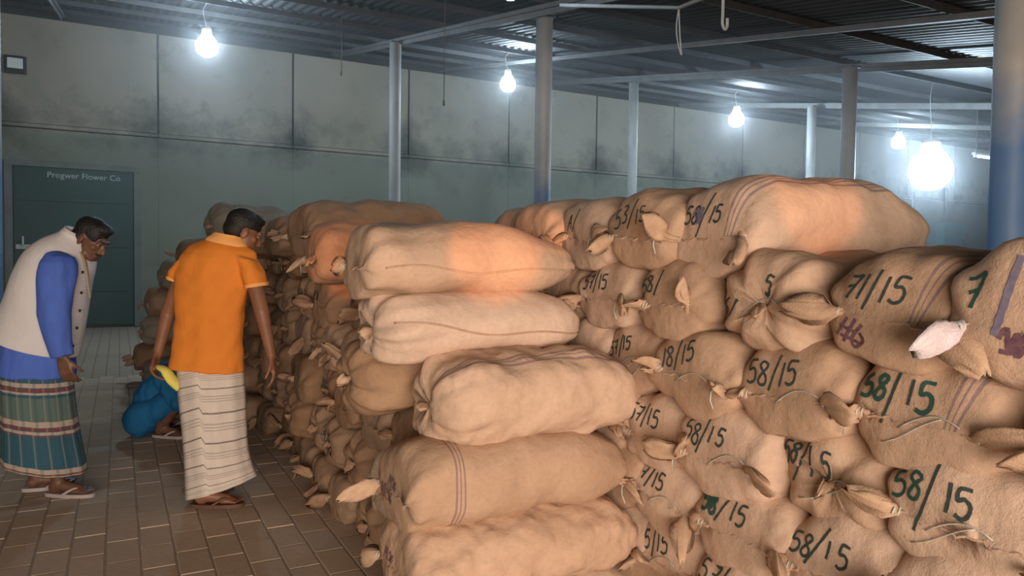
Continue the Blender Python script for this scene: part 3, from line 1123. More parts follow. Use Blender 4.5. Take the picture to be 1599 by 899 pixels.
# third row
csack(1850, R3, 'sack cut by the picture edge in the third row', W=.45, H=.32, hi=False)
csack(1505, R3 + .01, 'sack marked 58/15 with a long slash and pale string, third row', W=.46, H=.335, mat='sack',
      texts=[T('58', .095, .125, .08, -.05, 'ink_green', .012), T('/', .17, .04, .065, -.05), T('15', .1, -.06, .075, -.05, 'ink', .013)],
      strings=2, ears=(1, 0), earlen=(.13, .1), eardir={1: (-.65, .7, .2)})
csack(1290, R3, 'sack marked 58/15 gathered to a pinched dimple, third row', front='gather', W=.46, H=.335,
      texts=[T('58', .085, .13, .09, -.05, 'ink', .012), T('/', .13, .06, .08, -.05), T('1', .11, .02, .075, .2), T('5', .085, -.045, .085, -.1)], strings=2)
csack(1137, R3, 'sack marked 58/15 in neat slanting strokes with knotted cloth loop', W=.455, H=.32,
      texts=[T('58', .1, .095, .085, -.2), T('/', .13, .02, .085, -.15), T('1', .08, -.025, .08, -.3), T('5', .08, -.085, .075, -.35)],
      earlen=(.15, .17), eardir={1: (-.6, .65, .05), -1: (-.6, -.8, -.1)}, strings=1)
csack(1033, R3, 'sack marked 57/15 wedged against the pointed ends of the cross sacks', W=.44, H=.3, texts=[T('57/15', .09, .03, .08, -.25)],
      earlen=(.09, .14), eardir={-1: (-.5, -.6, .1)})
csack(950, R3, 'sack in the shadow behind the cross sacks, third row', W=.43, H=.3, hi=False)
# fourth row
csack(1318, R4, 'sack marked 58/15 on a slant at the bottom edge, under the pinched sack', W=.45, H=.32,
      texts=[T('58', .09, .1, .08, -.2), T('/', .12, .02, .09, -.4), T('1', .07, -.03, .08, -.2), T('5', .09, -.095, .06, -.3)],
      earlen=(.08, .16), eardir={-1: (-.5, -.7, .35)})
csack(1168, R4, 'sack with overpainted green first digits and 15, frilled white tuft', W=.455, H=.32,
      texts=[T('58', .085, .12, .08, -.1, 'ink_green', .017), T('~', .07, .12, .08, -.1, 'ink_green', .014), T('/', .11, .03, .08, -.3), T('15', .095, -.06, .075, -.15)],
      earlen=(.07, .15), eardir={-1: (-.55, -.8, -.1)})
csack(1042, R4, 'sack marked 57/15 with two pale twisted corners, fourth row', W=.44, H=.31, texts=[T('57/15', .09, .05, .075, -.25)],
      earlen=(.08, .14), eardir={-1: (-.6, -.45, -.45)}, strings=1)
csack(962, R4, 'sack end glimpsed in the gap beside the cross sacks, fourth row', W=.43, H=.3, hi=False)
csack(1530, R4, 'sack under the long slash sack at the bottom right corner', W=.45, H=.32, hi=False)
# fifth row
csack(1180, R5, 'sack marked 57/15 cut by the bottom edge below the overpainted sack', W=.45, H=.31, texts=[T('57/15', .1, .06, .085, -.25)])
csack(1050, R5, 'sack marked 5//5 with torn cloth end near the bottom edge', W=.45, H=.32, texts=[T('5', .09, .1, .07, -.1), T('/', .1, .04, .08, 0), T('15', .09, -.03, .075, -.1)],
      earlen=(.1, .12), eardir={-1: (-.6, -.2, -.7)}, strings=1)
csack(972, R5, 'plain sack low in the gap between the two piles', W=.44, H=.31, hi=False)
csack(1340, R5, 'sack low at the bottom edge under the slanted 58/15 sack', W=.45, H=.31, hi=False)
csack(1110, R6 + .04, 'lowest sack just inside the bottom edge of the near pile', W=.46, H=.27, hi=False)
csack(1010, R6 + .04, 'lowest sack in the corner where the two piles meet', W=.46, H=.27, hi=False)

# --- cross sacks at the front of the second pile, seen along their sides
G_B = 'sacks of the front column seen sideways'
Y_B = 2.56


def bsack(xl, z, label, Y=Y_B, **kw):
    H = kw.get('H', .31)
    return sack((xl, Y, z - H / 2), label, G_B, **kw)


bsack(.80, 1.405, 'topmost sideways sack with an orange patch of light', Y=2.80, L=.93, W=.42, H=.285, side_seam=.02, ears=(1, 0), w0=.6, w1=.35, sag=.02, lump=.0025, efront=.1, earlen=(.08, .1))
bsack(.83, 1.155, 'smooth sideways sack under the orange-lit one, pointed far end', Y=2.76, L=.93, W=.43, H=.285, side_seam=-.05, front='gather', w1=.22, lump=.0025, sag=.02, strings=0)
bsack(.98, .885, 'fat lumpy sideways sack with striped top, third from the top', Y=2.55, L=.93, W=.46, H=.365, mat='sack_lumpy_long', lump=.009, front='gather', w1=.3, back_tuft=False, sag=.02)
bsack(.865, .60, 'sideways sack with dark bands and print near its tied end', Y=2.52, L=.97, W=.45, H=.315, mat='sack_round', lump=.003,
      texts=[T('MX~', .08, .02, -.02, -.2, 'ink_purple', .008, .1, .3), T('M~', .07, -.04, .04, -.3, 'ink_purple', .007, .3, .3)],
      front='flat', w1=.25, earlen=(.16, .07), eardir={1: (-.8, .3, -.3)}, ears=(1, 0), sag=.02)
bsack(.86, .33, 'lumpy golden sideways sack at the bottom edge', Y=2.48, L=.98, W=.47, H=.33, mat='sack_lumpy', lump=.010, w1=.4,
      texts=[T('M~', .07, .03, .04, -.2, 'ink_purple', .006, .3, .2)], ears=(1, 1), back_tuft=True, sag=.015)
bsack(.92, .11, 'sideways sack lying on the floor under the golden one', Y=2.55, L=.92, W=.46, H=.22, hi=False, sag=0)
bsack(.80, .93, 'dull sack end poking out behind the fat lumpy sack', Y=2.97, L=.9, W=.43, H=.31, mat='sack_old', front='gather', rot=.03)

# --- aisle face of the second pile: ends turned to the men
ORD = ['first', 'second', 'third', 'fourth', 'fifth', 'sixth', 'seventh', 'eighth', 'ninth', 'tenth', 'eleventh', 'twelfth', 'thirteenth', 'fourteenth']
LOOK = ['dusty tan', 'brown', 'tan', 'faded']
G_A = 'sacks of the far pile, ends turned to the aisle'
rowz = [.12, .375, .635, .895, 1.15, 1.395]
for r, z in enumerate(rowz):
    off = .22 * (r % 2)
    y0 = 3.03 + off if r != 3 else 3.42
    nmax = 12
    for k in range(nmax):
        Y = y0 + .445 * k + RND.uniform(-.02, .02)
        if Y > 8.4 - .12 * r:
            break
        H = .30 + RND.uniform(-.02, .02)
        if r == 0:
            H = .25
        xl = 1.03 + .015 * r + RND.uniform(-.07, .05) - (.12 if Y > 6.5 else 0)
        if r == 0:
            xl += .03
        kind = RND.random()
        mt = 'sack_old' if (kind < .72 or Y > 4.6) else 'sack'  # darker cloth deeper along the aisle, shade painted into the sack colour
        if r == 5 and k == 2:
            continue
        lab = f'{LOOK[(r + k) % 4]} sack end, {ORD[r]} layer up, {ORD[k]} back along the aisle side'
        tx = []
        if RND.random() < .25:
            tx = [T(RND.choice(['~', 'MX', 'M~']), .09, .02, .05, -.2, 'ink', .008)]
        fr = 'gather' if RND.random() < .38 else 'flat'
        ed = {1: (-.7, .5, RND.uniform(-.5, .7)), -1: (-.7, -.5, RND.uniform(-.6, .6))}
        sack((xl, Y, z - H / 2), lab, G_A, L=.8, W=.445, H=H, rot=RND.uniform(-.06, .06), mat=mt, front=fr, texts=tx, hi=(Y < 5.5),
             lump=.006, eardir=ed, ears=(RND.random() < .6, RND.random() < .6), tuft='tuft' if mt == 'sack' else 'tuft_old_shaded', earlen=(RND.uniform(.08, .15), RND.uniform(.08, .15)),
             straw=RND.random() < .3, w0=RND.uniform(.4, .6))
# upper heap on the far pile
G_H = 'loose sacks heaped on top of the far pile'
sack((.93, 4.12, 1.27), 'orange-lit sack end on top of the far pile with two pale tied corners', G_H, L=.95, W=.5, H=.34, mat='sack_old', rot=-.05,
     earlen=(.12, .12), eardir={1: (-.6, .5, -.5), -1: (-.6, -.6, -.2)}, w0=.5)
sack((1.0, 4.75, 1.40), 'dark broad sack crowning the far pile beside the orange-lit end', G_H, L=1.0, W=.56, H=.36, mat='sack_old', rot=.1, tilt=-.06)
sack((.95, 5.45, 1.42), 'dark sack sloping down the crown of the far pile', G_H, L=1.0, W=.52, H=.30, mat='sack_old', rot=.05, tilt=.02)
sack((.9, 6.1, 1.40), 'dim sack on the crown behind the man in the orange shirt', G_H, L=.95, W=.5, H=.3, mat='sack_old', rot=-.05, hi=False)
q = unproj(333, 345, 7.9)
sack((q.x - .05, q.y, 1.52), 'pale round sack end rising above the man in the orange shirt', G_H, L=.95, W=.52, H=.47, mat='sack_grey', rot=.25, front='gather', lump=0)
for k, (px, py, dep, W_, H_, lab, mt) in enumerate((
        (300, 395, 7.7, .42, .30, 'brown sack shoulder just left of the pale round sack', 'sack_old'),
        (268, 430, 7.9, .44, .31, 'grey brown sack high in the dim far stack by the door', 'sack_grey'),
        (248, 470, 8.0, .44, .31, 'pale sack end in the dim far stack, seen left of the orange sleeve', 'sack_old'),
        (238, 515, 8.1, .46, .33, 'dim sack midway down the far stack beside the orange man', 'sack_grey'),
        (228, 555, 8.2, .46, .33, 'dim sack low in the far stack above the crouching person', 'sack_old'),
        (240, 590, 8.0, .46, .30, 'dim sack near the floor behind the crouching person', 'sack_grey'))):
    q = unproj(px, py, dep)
    sack((q.x - .12, q.y, max(q.z - H_ / 2, 0.01)), lab, G_H, L=.9, W=W_, H=H_, mat=mt, rot=RND.uniform(0, .3), hi=False, tuft='tuft_old_shaded', front='gather' if k % 2 else 'flat')
# scrap lying on the crown
q = unproj(478, 358, 4.9)
sc_ = empty('paper_scrap', q)
tag(sc_, 'small white crumpled scrap lying on the dark crown of the far pile', 'scrap')
V = [(-.06 + .012 * i, .02 * ((i * 7) % 3 - 1) + (.025 if j else -.025), .012 * math.sin(i * 2.1) + .015 * j + .02) for i in range(11) for j in range(2)]
F = [(2 * i, 2 * i + 1, 2 * i + 3, 2 * i + 2) for i in range(10)]
o = mk('crumpled_sheet', V, F, M['plastic_white'], sc_, False)
md = o.modifiers.new('thick', 'SOLIDIFY')
md.thickness = .004

#PEOPLE#
# ------------------------------------------------------------------ people
def ell_geo(c, ax, rad, nu=20, nv=12):
    """ellipsoid; ax: three orthonormal vectors"""
    c = Vector(c)
    V, F = [], []
    for i in range(nv + 1):
        ph = math.pi * i / nv
        for k in range(nu):
            th = 2 * math.pi * k / nu
            V.append(c + ax[0] * (rad[0] * math.sin(ph) * math.cos(th)) + ax[1] * (rad[1] * math.sin(ph) * math.sin(th)) + ax[2] * (rad[2] * math.cos(ph)))
    for i in range(nv):
        for k in range(nu):
            F.append((i * nu + k, (i + 1) * nu + k, (i + 1) * nu + (k + 1) % nu, i * nu + (k + 1) % nu))
    return V, F


def cap_geo(p0, p1, r0, r1, n=16):
    p0, p1 = Vector(p0), Vector(p1)
    d = p1 - p0
    L = d.length or 1e-6
    d = d / L
    pts, rad = [], []
    for k in range(5):
        a = math.pi / 2 * (1 - k / 5)
        pts.append(p0 - d * (r0 * math.sin(a)))
        rad.append(max(r0 * math.cos(a), 1e-4))
    pts.append(p0)
    rad.append(r0)
    pts.append(p1)
    rad.append(r1)
    for k in range(1, 6):
        a = math.pi / 2 * k / 5
        pts.append(p1 + d * (r1 * math.sin(a)))
        rad.append(max(r1 * math.cos(a), 1e-4))
    ref = Vector((0, 0, 1)) if abs(d.z) < .9 else Vector((1, 0, 0))
    a = d.cross(ref).normalized()
    b = d.cross(a)
    V = [p + a * (q * math.cos(2 * math.pi * k / n)) + b * (q * math.sin(2 * math.pi * k / n)) for p, q in zip(pts, rad) for k in range(n)]
    F = [(i * n + k, i * n + (k + 1) % n, (i + 1) * n + (k + 1) % n, (i + 1) * n + k) for i in range(len(pts) - 1) for k in range(n)]
    F.append(tuple(range(n))[::-1])
    F.append(tuple(range((len(pts) - 1) * n, len(pts) * n)))
    return V, F


def loft_geo(rings, cap=True):
    n = len(rings[0])
    V = [p for r in rings for p in r]
    F = [(i * n + k, i * n + (k + 1) % n, (i + 1) * n + (k + 1) % n, (i + 1) * n + k) for i in range(len(rings) - 1) for k in range(n)]
    if cap:
        F.append(tuple(range(n))[::-1])
        F.append(tuple(range((len(rings) - 1) * n, len(rings) * n)))
    return V, F


def fuse(name, geos, voxel, mat, parent, smooth_it=4, noise=0.0, seed=0):
    """one continuous surface grown over all the pieces"""
    V, F = [], []
    o0 = parent.location
    for v, f in geos:
        n = len(V)
        V += [Vector(x) - o0 for x in v]
        F += [tuple(i + n for i in q) for q in f]
    me = bpy.data.meshes.new('tmp')
    me.from_pydata([tuple(v) for v in V], [], F)
    bm = bmesh.new()
    bm.from_mesh(me)
    bmesh.ops.recalc_face_normals(bm, faces=bm.faces)
    bm.to_mesh(me)
    bm.free()
    ob = bpy.data.objects.new('tmp', me)
    COL.objects.link(ob)
    md = ob.modifiers.new('r', 'REMESH')
    md.mode = 'VOXEL'
    md.voxel_size = voxel
    if smooth_it:
        sm = ob.modifiers.new('s', 'SMOOTH')
        sm.factor = .5
        sm.iterations = smooth_it
    dg = bpy.context.evaluated_depsgraph_get()
    res = bpy.data.meshes.new_from_object(ob.evaluated_get(dg))
    bpy.data.objects.remove(ob)
    res.name = name
    if noise:
        rs = np.random.RandomState(seed)
        co = np.zeros(len(res.vertices) * 3)
        no = np.zeros(len(res.vertices) * 3)
        res.vertices.foreach_get('co', co)
        res.vertices.foreach_get('normal', no)
        co, no = co.reshape(-1, 3), no.reshape(-1, 3)
        d = np.zeros(len(co))
        for _ in range(9):
            k = rs.normal(0, 1, 3)
            k[2] *= .5
            k = k / np.linalg.norm(k) * 2 * np.pi / rs.uniform(.06, .22)
            d += np.sin(co @ k + rs.uniform(0, 6)) * rs.uniform(.3, 1)
        co = co + no * (d * noise / 2.5)[:, None]
        res.vertices.foreach_set('co', co.ravel())
    res.polygons.foreach_set('use_smooth', [True] * len(res.polygons))
    res.materials.clear()
    res.materials.append(mat)
    o = bpy.data.objects.new(name, res)
    COL.objects.link(o)
    o.parent = parent
    return o


def hand_geos(w, d, thumb, nrm, s=1.0, curl=.45, spread=.08):
    w, d = Vector(w), Vector(d).normalized()
    nrm = Vector(nrm)
    nrm = (nrm - d * nrm.dot(d)).normalized()
    t = Vector(thumb)
    t = (t - d * t.dot(d) - nrm * t.dot(nrm)).normalized()
    g = []
    for off in (-.03, -.01, .01, .03):
        g.append(cap_geo(w + t * (off * .7 * s), w + d * (.085 * s) + t * (off * s), .0135 * s, .0125 * s, 10))
    for off, l1, l2, l3 in ((.031, .037, .024, .019), (.0105, .042, .027, .021), (-.0105, .039, .025, .02), (-.031, .031, .02, .017)):
        p = w + d * (.088 * s) + t * (off * s)
        dd = (d + t * (off * spread * 30)).normalized()
        c = curl * (1.0 + off * -4)
        for ln, r in ((l1, .0098), (l2, .0088), (l3, .0078)):
            dd = (dd * math.cos(c) + nrm * math.sin(c)).normalized()
            q = p + dd * (ln * s)
            g.append(cap_geo(p, q, r * s, r * .92 * s, 10))
            p = q
            nrm2 = nrm
    p = w + d * (.02 * s) + t * (.026 * s)
    dd = (d * .7 + t * .65 + nrm * .3).normalized()
    for ln, r, mixn in ((.038, .0135, .0), (.03, .011, .25), (.026, .0095, .25)):
        dd = (dd + nrm * mixn + d * .25).normalized()
        q = p + dd * (ln * s)
        g.append(cap_geo(p, q, r * s, r * .9 * s, 10))
        p = q
    return g


def head_geos(c, f, u):
    c, f, u = Vector(c), Vector(f).normalized(), Vector(u)
    u = (u - f * u.dot(f)).normalized()
    r = f.cross(u)
    ax = (r, f, u)
    g = [ell_geo(c + u * .03 - f * .012, ax, (.074, .094, .088)),
         ell_geo(c - u * .035 + f * .022, ax, (.060, .066, .082)),
         ell_geo(c - u * .088 + f * .052, ax, (.032, .028, .024)),
         cap_geo(c + f * .083 + u * .004, c + f * .104 - u * .034, .009, .0145),
         ell_geo(c + f * .092 - u * .04, ax, (.018, .012, .01)),
         cap_geo(c + f * .078 + u * .022 - r * .036, c + f * .078 + u * .022 + r * .036, .012, .012),
         cap_geo(c + f * .082 - u * .062 - r * .018, c + f * .082 - u * .062 + r * .018, .0075, .0075),
         cap_geo(c + f * .079 - u * .074 - r * .015, c + f * .079 - u * .074 + r * .015, .008, .008)]
    for s in (-1, 1):
        g.append(ell_geo(c + r * (s * .075) - u * .012 - f * .012, ((f * .9 + r * (s * .4)).normalized(), (r * .9 - f * (s * .4)).normalized(), u), (.022, .010, .034)))
        g.append(ell_geo(c + f * .055 - u * .02 + r * (s * .036), ax, (.024, .022, .022)))
        g.append(cap_geo(c - u * .075 + f * .03 + r * (s * .045), c - u * .09 + f * .06 + r * (s * .02), .018, .018))
    return g, (r, f, u)


def face_parts(c, axes, parent, brow_mat, eye_mat, moustache=False):
    r, f, u = axes
    c = Vector(c)
    o0 = parent.location
    for s in (-1, 1):
        v, fc = ell_geo(c + f * .0745 + u * .003 + r * (s * .031) - o0, (r, f, u), (.013, .009, .0075), 12, 8)
        e = mk('eye', v, fc, eye_mat, parent)
        v, fc = ell_geo(c + f * .0812 + u * .003 + r * (s * .031) - o0, (r, f, u), (.0058, .003, .006), 10, 6)
        mk('pupil', v, fc, brow_mat, e)
        v, fc = cap_geo(c + f * .091 + u * .026 + r * (s * .014) - o0, c + f * .080 + u * .028 + r * (s * .05) - o0, .0045, .003, 8)
        mk('eyebrow', v, fc, brow_mat, parent)
    if moustache:
        v, fc = tube_geo([c + f * .083 - u * .053 - r * .026 - o0, c + f * .095 - u * .049 - o0, c + f * .083 - u * .053 + r * .026 - o0], [.005, .0075, .005], 8)
        mk('moustache', v, fc, brow_mat, parent)


def hair(c, axes, parent, mat, seed):
    r, f, u = axes
    c = Vector(c)
    g = [ell_geo(c + u * .046 - f * .02, axes, (.083, .101, .082)),
         ell_geo(c + u * .0 - f * .045, axes, (.076, .072, .075)),
         ell_geo(c + u * .09 + f * .035, axes, (.062, .055, .034))]
    return fuse('hair', g, .008, mat, parent, 2, .004, seed)


def foot_geos(heel, toe, ankle, s=1.0):
    heel, toe, ankle = Vector(heel), Vector(toe), Vector(ankle)
    d = toe - heel
    d.z = 0
    d.normalize()
    r = d.cross(Vector((0, 0, 1)))
    z = Vector((0, 0, 1))
    b = heel.copy()
    b.z = 0
    g = [ell_geo(b + d * .035 + z * .042, (d, r, z), (.04, .034, .036)),
         cap_geo(ankle, b + d * .045 + z * .05, .037, .036),
         cap_geo(b + d * .05 + z * .055, b + d * .17 + z * .034, .036, .026),
         ell_geo(b + d * .165 + z * .028, (d, r, z), (.055, .046, .02))]
    for k, off in enumerate((-.034, -.014, .003, .019, .034)):
        ln = (.055, .052, .047, .04, .032)[k]
        g.append(cap_geo(b + d * .185 + r * off + z * .024, b + d * (.19 + ln) + r * off * 1.1 + z * .02, .0125 if k == 0 else .0095, .010 if k == 0 else .0075, 10))
    return g


def sandal(heel, toe, parent, mat, strap_mat):
    heel, toe = Vector(heel), Vector(toe)
    d = toe - heel
    d.z = 0
    d.normalize()
    r = d.cross(Vector((0, 0, 1)))
    b = heel - parent.location
    b.z = -parent.location.z
    out = []
    for k in range(28):
        a = 2 * math.pi * k / 28
        x = math.cos(a)
        y = math.sin(a)
        w = .043 + .010 * x
        out.append(b + d * (.118 + .145 * x) + r * (w * (abs(y) ** .8) * (1 if y > 0 else -1)))
    rings = [[p + Vector((0, 0, z)) for p in out] for z in (.019, .028, .04)]
    v, f = loft_geo(rings)
    sn = mk('sandal', v, f, mat, parent, False)
    for s in (-1, 1):
        v, f = tube_geo(smooth_path([b + d * .2 + Vector((0, 0, .052)), b + d * .16 + r * (s * .03) + Vector((0, 0, .072)), b + d * .10 + r * (s * .05) + Vector((0, 0, .04))]), .008, 8)
        mk('strap', v, f, strap_mat, sn)


def ring_px(cx, cy, ax_, ay_, dep, b, n=64, fold=None, t=0.0):
    """ring round a body: centre and in-picture half axis, half depth b (m)"""
    C = unproj(cx, cy, dep)
    A = unproj(cx + ax_, cy + ay_, dep) - C
    out = []
    for k in range(n):
        th = 2 * math.pi * k / n
        fr = 1.0 if fold is None else fold(th, t)
        out.append(C + A * (math.cos(th) * fr) - _fh * (b * math.sin(th) * fr))
    return out


def skirt(name, rings, mat, parent, vscale=1.0, vshift=None, thick=.012):
    """wrapped cloth: outer skin, hem, and inner skin"""
    n = len(rings[0])
    o0 = parent.location
    inner = []
    for r in rings[::-1]:
        c = sum(r, Vector()) / n
        inner.append([p + (c - p) * .07 for p in r])
    allr = rings + inner
    V = [p - o0 for r in allr for p in r]
    F = [(i * n + k, i * n + (k + 1) % n, (i + 1) * n + (k + 1) % n, (i + 1) * n + k) for i in range(len(allr) - 1) for k in range(n)]
    F.append(tuple(range(n))[::-1])
    uv = []
    m_ = len(rings)
    for i in range(len(allr)):
        ii = i if i < m_ else 2 * m_ - 1 - i
        for k in range(n):
            th = 2 * math.pi * k / n
            vv = ii / (m_ - 1)
            if vshift:
                vv += vshift(th)
            uv.append((k / n, vv))
    return mk(name, V, F, mat, parent, True, uv)


def cloth_mat(name, c1, c2, rough=.85, bs=.5, scale=5):
    mt, nt, b = new_mat(name)
    tc = N(nt, 'ShaderNodeTexCoord')
    o = tc.outputs['Object']
    nt.links.new(mixc(nt, ramp(nt, noise_n(nt, o, scale, 4), .3, .7), c1, c2), b.inputs['Base Color'])
    b.inputs['Roughness'].default_value = rough
    b.inputs['Specular IOR Level'].default_value = .2
    mp = N(nt, 'ShaderNodeMapping')
    mp.inputs['Scale'].default_value = (1, 1, .4)
    nt.links.new(o, mp.inputs[0])
    bump(nt, b, noise_n(nt, mp.outputs[0], 13, 3), bs, .02)
    return mt


def stripe_mat(name, base, bands, vert=None):
    """bands: (v centre, half width, colour) woven round the cloth, vert: (repeat, half, colour)"""
    mt, nt, b = new_mat(name)
    tc = N(nt, 'ShaderNodeTexCoord')
    sp = N(nt, 'ShaderNodeSeparateXYZ')
    nt.links.new(tc.outputs['UV'], sp.inputs[0])
    V = math_n(nt, 'MULTIPLY_ADD', noise_n(nt, tc.outputs['Object'], 6, 2), .012, sp.outputs[1])
    col = mixc(nt, ramp(nt, noise_n(nt, tc.outputs['Object'], 9, 4), .3, .7), base, tuple(x * .85 for x in base))
    for c, h, cc in bands:
        f = math_n(nt, 'LESS_THAN', math_n(nt, 'ABSOLUTE', math_n(nt, 'SUBTRACT', V, c + .006)), h)
        col = mixc(nt, math_n(nt, 'MULTIPLY', f, .85), col, cc)
    if vert:
        for rep_, off, h, cc, amt in vert:
            fr = math_n(nt, 'FRACT', math_n(nt, 'MULTIPLY_ADD', sp.outputs[0], rep_, off))
            f = math_n(nt, 'LESS_THAN', math_n(nt, 'ABSOLUTE', math_n(nt, 'SUBTRACT', fr, .5)), h)
            col = mixc(nt, math_n(nt, 'MULTIPLY', f, amt), col, cc)
    nt.links.new(col, b.inputs['Base Color'])
    b.inputs['Roughness'].default_value = .9
    bump(nt, b, noise_n(nt, tc.outputs['Object'], 16, 3), .3, .015)
    return mt


M['skin'] = simple_mat('brown_skin', (0.25, 0.115, 0.062), (0.20, 0.09, 0.048), 12, 0.5, 0.05)
M['skin_dark'] = simple_mat('dark_brown_skin', (0.15, 0.075, 0.045), (0.115, 0.055, 0.033), 12, 0.5, 0.05)
M['hair'] = simple_mat('black_hair', (0.008, 0.007, 0.008), (0.014, 0.012, 0.012), 60, 0.55, 0.6, 0, 90)
M['eye'] = simple_mat('eye_white', (0.30, 0.25, 0.21), None, 5, .3)
M['orange'] = cloth_mat('orange_jersey', (0.74, 0.25, 0.04), (0.68, 0.22, 0.033), .8, .35)
M['orange_trim'] = cloth_mat('pale_orange_trim', (0.85, 0.42, 0.14), (0.8, 0.38, 0.12))
M['blue_shirt'] = cloth_mat('blue_shirt', (0.085, 0.17, 0.60), (0.07, 0.14, 0.52), .8, .5)
M['vest'] = cloth_mat('white_waistcoat', (0.68, 0.68, 0.70), (0.6, 0.6, 0.62), .85, .35)
M['teal'] = cloth_mat('blue_workwear', (0.015, 0.15, 0.34), (0.012, 0.11, 0.27), .8, .6)
M['teal_dark'] = cloth_mat('dark_teal_shirt', (0.02, 0.09, 0.12), (0.015, 0.07, 0.09), .8, .6)
M['yellow'] = cloth_mat('yellow_cloth', (0.75, 0.68, 0.16), (0.66, 0.6, 0.14), .8, .6)
M['scarf'] = cloth_mat('beige_scarf', (0.42, 0.36, 0.26), (0.33, 0.28, 0.2))
M['slipper'] = simple_mat('grey_lilac_slipper', (0.42, 0.37, 0.37), (0.35, 0.31, 0.32), 12, .7)
M['leather'] = simple_mat('brown_sandal', (0.13, 0.065, 0.04), (0.10, 0.05, 0.03), 12, .6)
DK = (0.13, 0.11, 0.11)
GY = (0.38, 0.34, 0.32)
bands = []
for k in range(7):
    v0 = .04 + k * .155
    bands += [(v0, .0045, DK), (v0 + .055, .004, GY), (v0 + .072, .003, GY), (v0 + .088, .003, GY)]
M['lungi_white'] = stripe_mat('striped_white_wrap', (0.70, 0.63, 0.56), bands, [(26, 0, .04, (0.5, 0.44, 0.38), .25)])
W_, MR, TE, DT = (0.46, 0.38, 0.31), (0.17, 0.045, 0.045), (0.025, 0.10, 0.15), (0.10, 0.15, 0.13)
M['lungi_plaid'] = stripe_mat('plaid_wrap', TE, [
    (.10, .10, (0.035, 0.09, 0.13)), (.22, .02, W_), (.26, .014, MR), (.285, .008, W_), (.40, .085, DT), (.50, .02, W_), (.535, .013, MR), (.565, .012, W_),
    (.585, .006, MR), (.93, .03, W_), (.965, .014, MR), (.985, .01, W_)],
    [(18, 0, .07, (0.35, 0.3, 0.25), .3), (18, .35, .12, (0.03, 0.07, 0.09), .35)])


def U(px, py, dep):
    return unproj(px, py, dep)


# --- man in the orange shirt
D = 4.12
base = ground(330, 792)
man = empty('person', (base.x, base.y, 0))
tag(man, 'man in orange polo shirt and pale striped wrap, back turned, looking down', 'person')
hc = U(381, 362, D + .06)
hf = (_rh * .80 + _fh * .55 + Vector((0, 0, -.42))).normalized()
hu = (Vector((0, 0, 1)) + _rh * .25 + _fh * .1)
g, axes = head_geos(hc, hf, hu)
g.append(cap_geo(hc - axes[2] * .05 - axes[1] * .03, U(353, 392, D + .03), .055, .062))
# trunk and limbs
g += [loft_geo([ring_px(346, 392, 46, 0, D + .02, .07, 24), ring_px(334, 440, 44, 0, D + .02, .1, 24), ring_px(330, 520, 40, 0, D + .02, .09, 24), ring_px(330, 590, 42, 0, D + .02, .1, 24)])]
# arm beside the pile
sh, el, wr_ = U(391, 416, D + .0), U(409, 487, D - .05), U(424, 556, D - .02)
g += [cap_geo(sh, el, .046, .040), cap_geo(el, wr_, .040, .026), cap_geo(sh, U(350, 410, D + .02), .045, .05)]
ha = (U(430, 582, D - .02) - U(424, 556, D - .02)).normalized()
g += hand_geos(wr_ + ha * .01, ha, -_fh, -_rh, 1.0, .5)
# arm on the aisle side
sh2, el2, wr2 = U(290, 416, D + .04), U(262, 490, D + .08), U(246, 553, D + .0)
g += [cap_geo(sh2, el2, .046, .040), cap_geo(el2, wr2, .040, .026), cap_geo(sh2, U(340, 410, D + .02), .045, .05)]
hb = (U(240, 578, D - .04) - U(246, 553, D - .0)).normalized()
g += hand_geos(wr2 + hb * .01, hb, -_fh, _rh, 1.0, .75)
# legs and feet
f1h, f1t = ground(305, 797), ground(378, 795)
f2h, f2t = ground(292, 772), ground(360, 766)
d1 = (f1t - f1h).normalized()
d2 = (f2t - f2h).normalized()
up = Vector((0, 0, 1))
Z1 = Vector((0, 0, .02))
an1, an2 = f1h + d1 * .05 + up * .115, f2h + d2 * .05 + up * .115
for hp, an, fh, ft in (((325, 595), an1, f1h, f1t), ((345, 595), an2, f2h, f2t)):
    hip = U(hp[0], hp[1], D + (.02 if an is an1 else .14))
    kn = (hip + an) * .5 + d1 * .05
    g += [cap_geo(hip, kn, .085, .058), cap_geo(kn, an * .6 + kn * .4, .056, .052), cap_geo(an * .6 + kn * .4, an, .05, .035)]
    g += [([Vector(p) + Z1 * 1.5 for p in v], f) for v, f in foot_geos(fh, ft, an)]
body = fuse('body', g, .0062, M['skin'], man, 3)
face_parts(hc, axes, man, M['hair'], M['eye'])
hair(hc, axes, man, M['hair'], 3)
# polo shirt: trunk, sleeves, collar
tr = [(356, 372, 19, 3, .055), (353, 380, 34, 5, .075), (347, 390, 52, 4, .10), (341, 402, 60, 2, .118), (335, 425, 60, 0, .128), (330, 455, 56, 0, .130),
      (327, 490, 53, 0, .125), (325, 525, 53, 1, .122), (323, 555, 55, 3, .13), (321, 577, 57, 5, .14)]
g = [loft_geo([ring_px(a, b, c, d_, D + .02, e, 40) for a, b, c, d_, e in tr])]
g += [loft_geo([ring_px(385, 402, 20, 6, D + .0, .085, 24), ring_px(394, 420, 20, 4, D - .01, .08, 24), ring_px(400, 446, 17.5, -3, D - .02, .072, 24)])]
g += [loft_geo([ring_px(294, 404, 20, -6, D + .04, .085, 24), ring_px(283, 420, 18, -3, D + .05, .08, 24), ring_px(276, 436, 13, 4, D + .06, .072, 24)])]
shirt = fuse('polo_shirt', g, .009, M['orange'], man, 5, .005, 4)
rg = [ring_px(358, 366, 22, 4, D + .03, .072, 32), ring_px(356, 371, 25, 5, D + .03, .078, 32), ring_px(355, 378, 33, 7, D + .02, .085, 32), ring_px(354, 381, 33, 7, D + .02, .083, 32)]
v, f = loft_geo([[p - man.location for p in r] for r in rg], False)
mk('collar', v, f, M['orange_trim'], shirt)
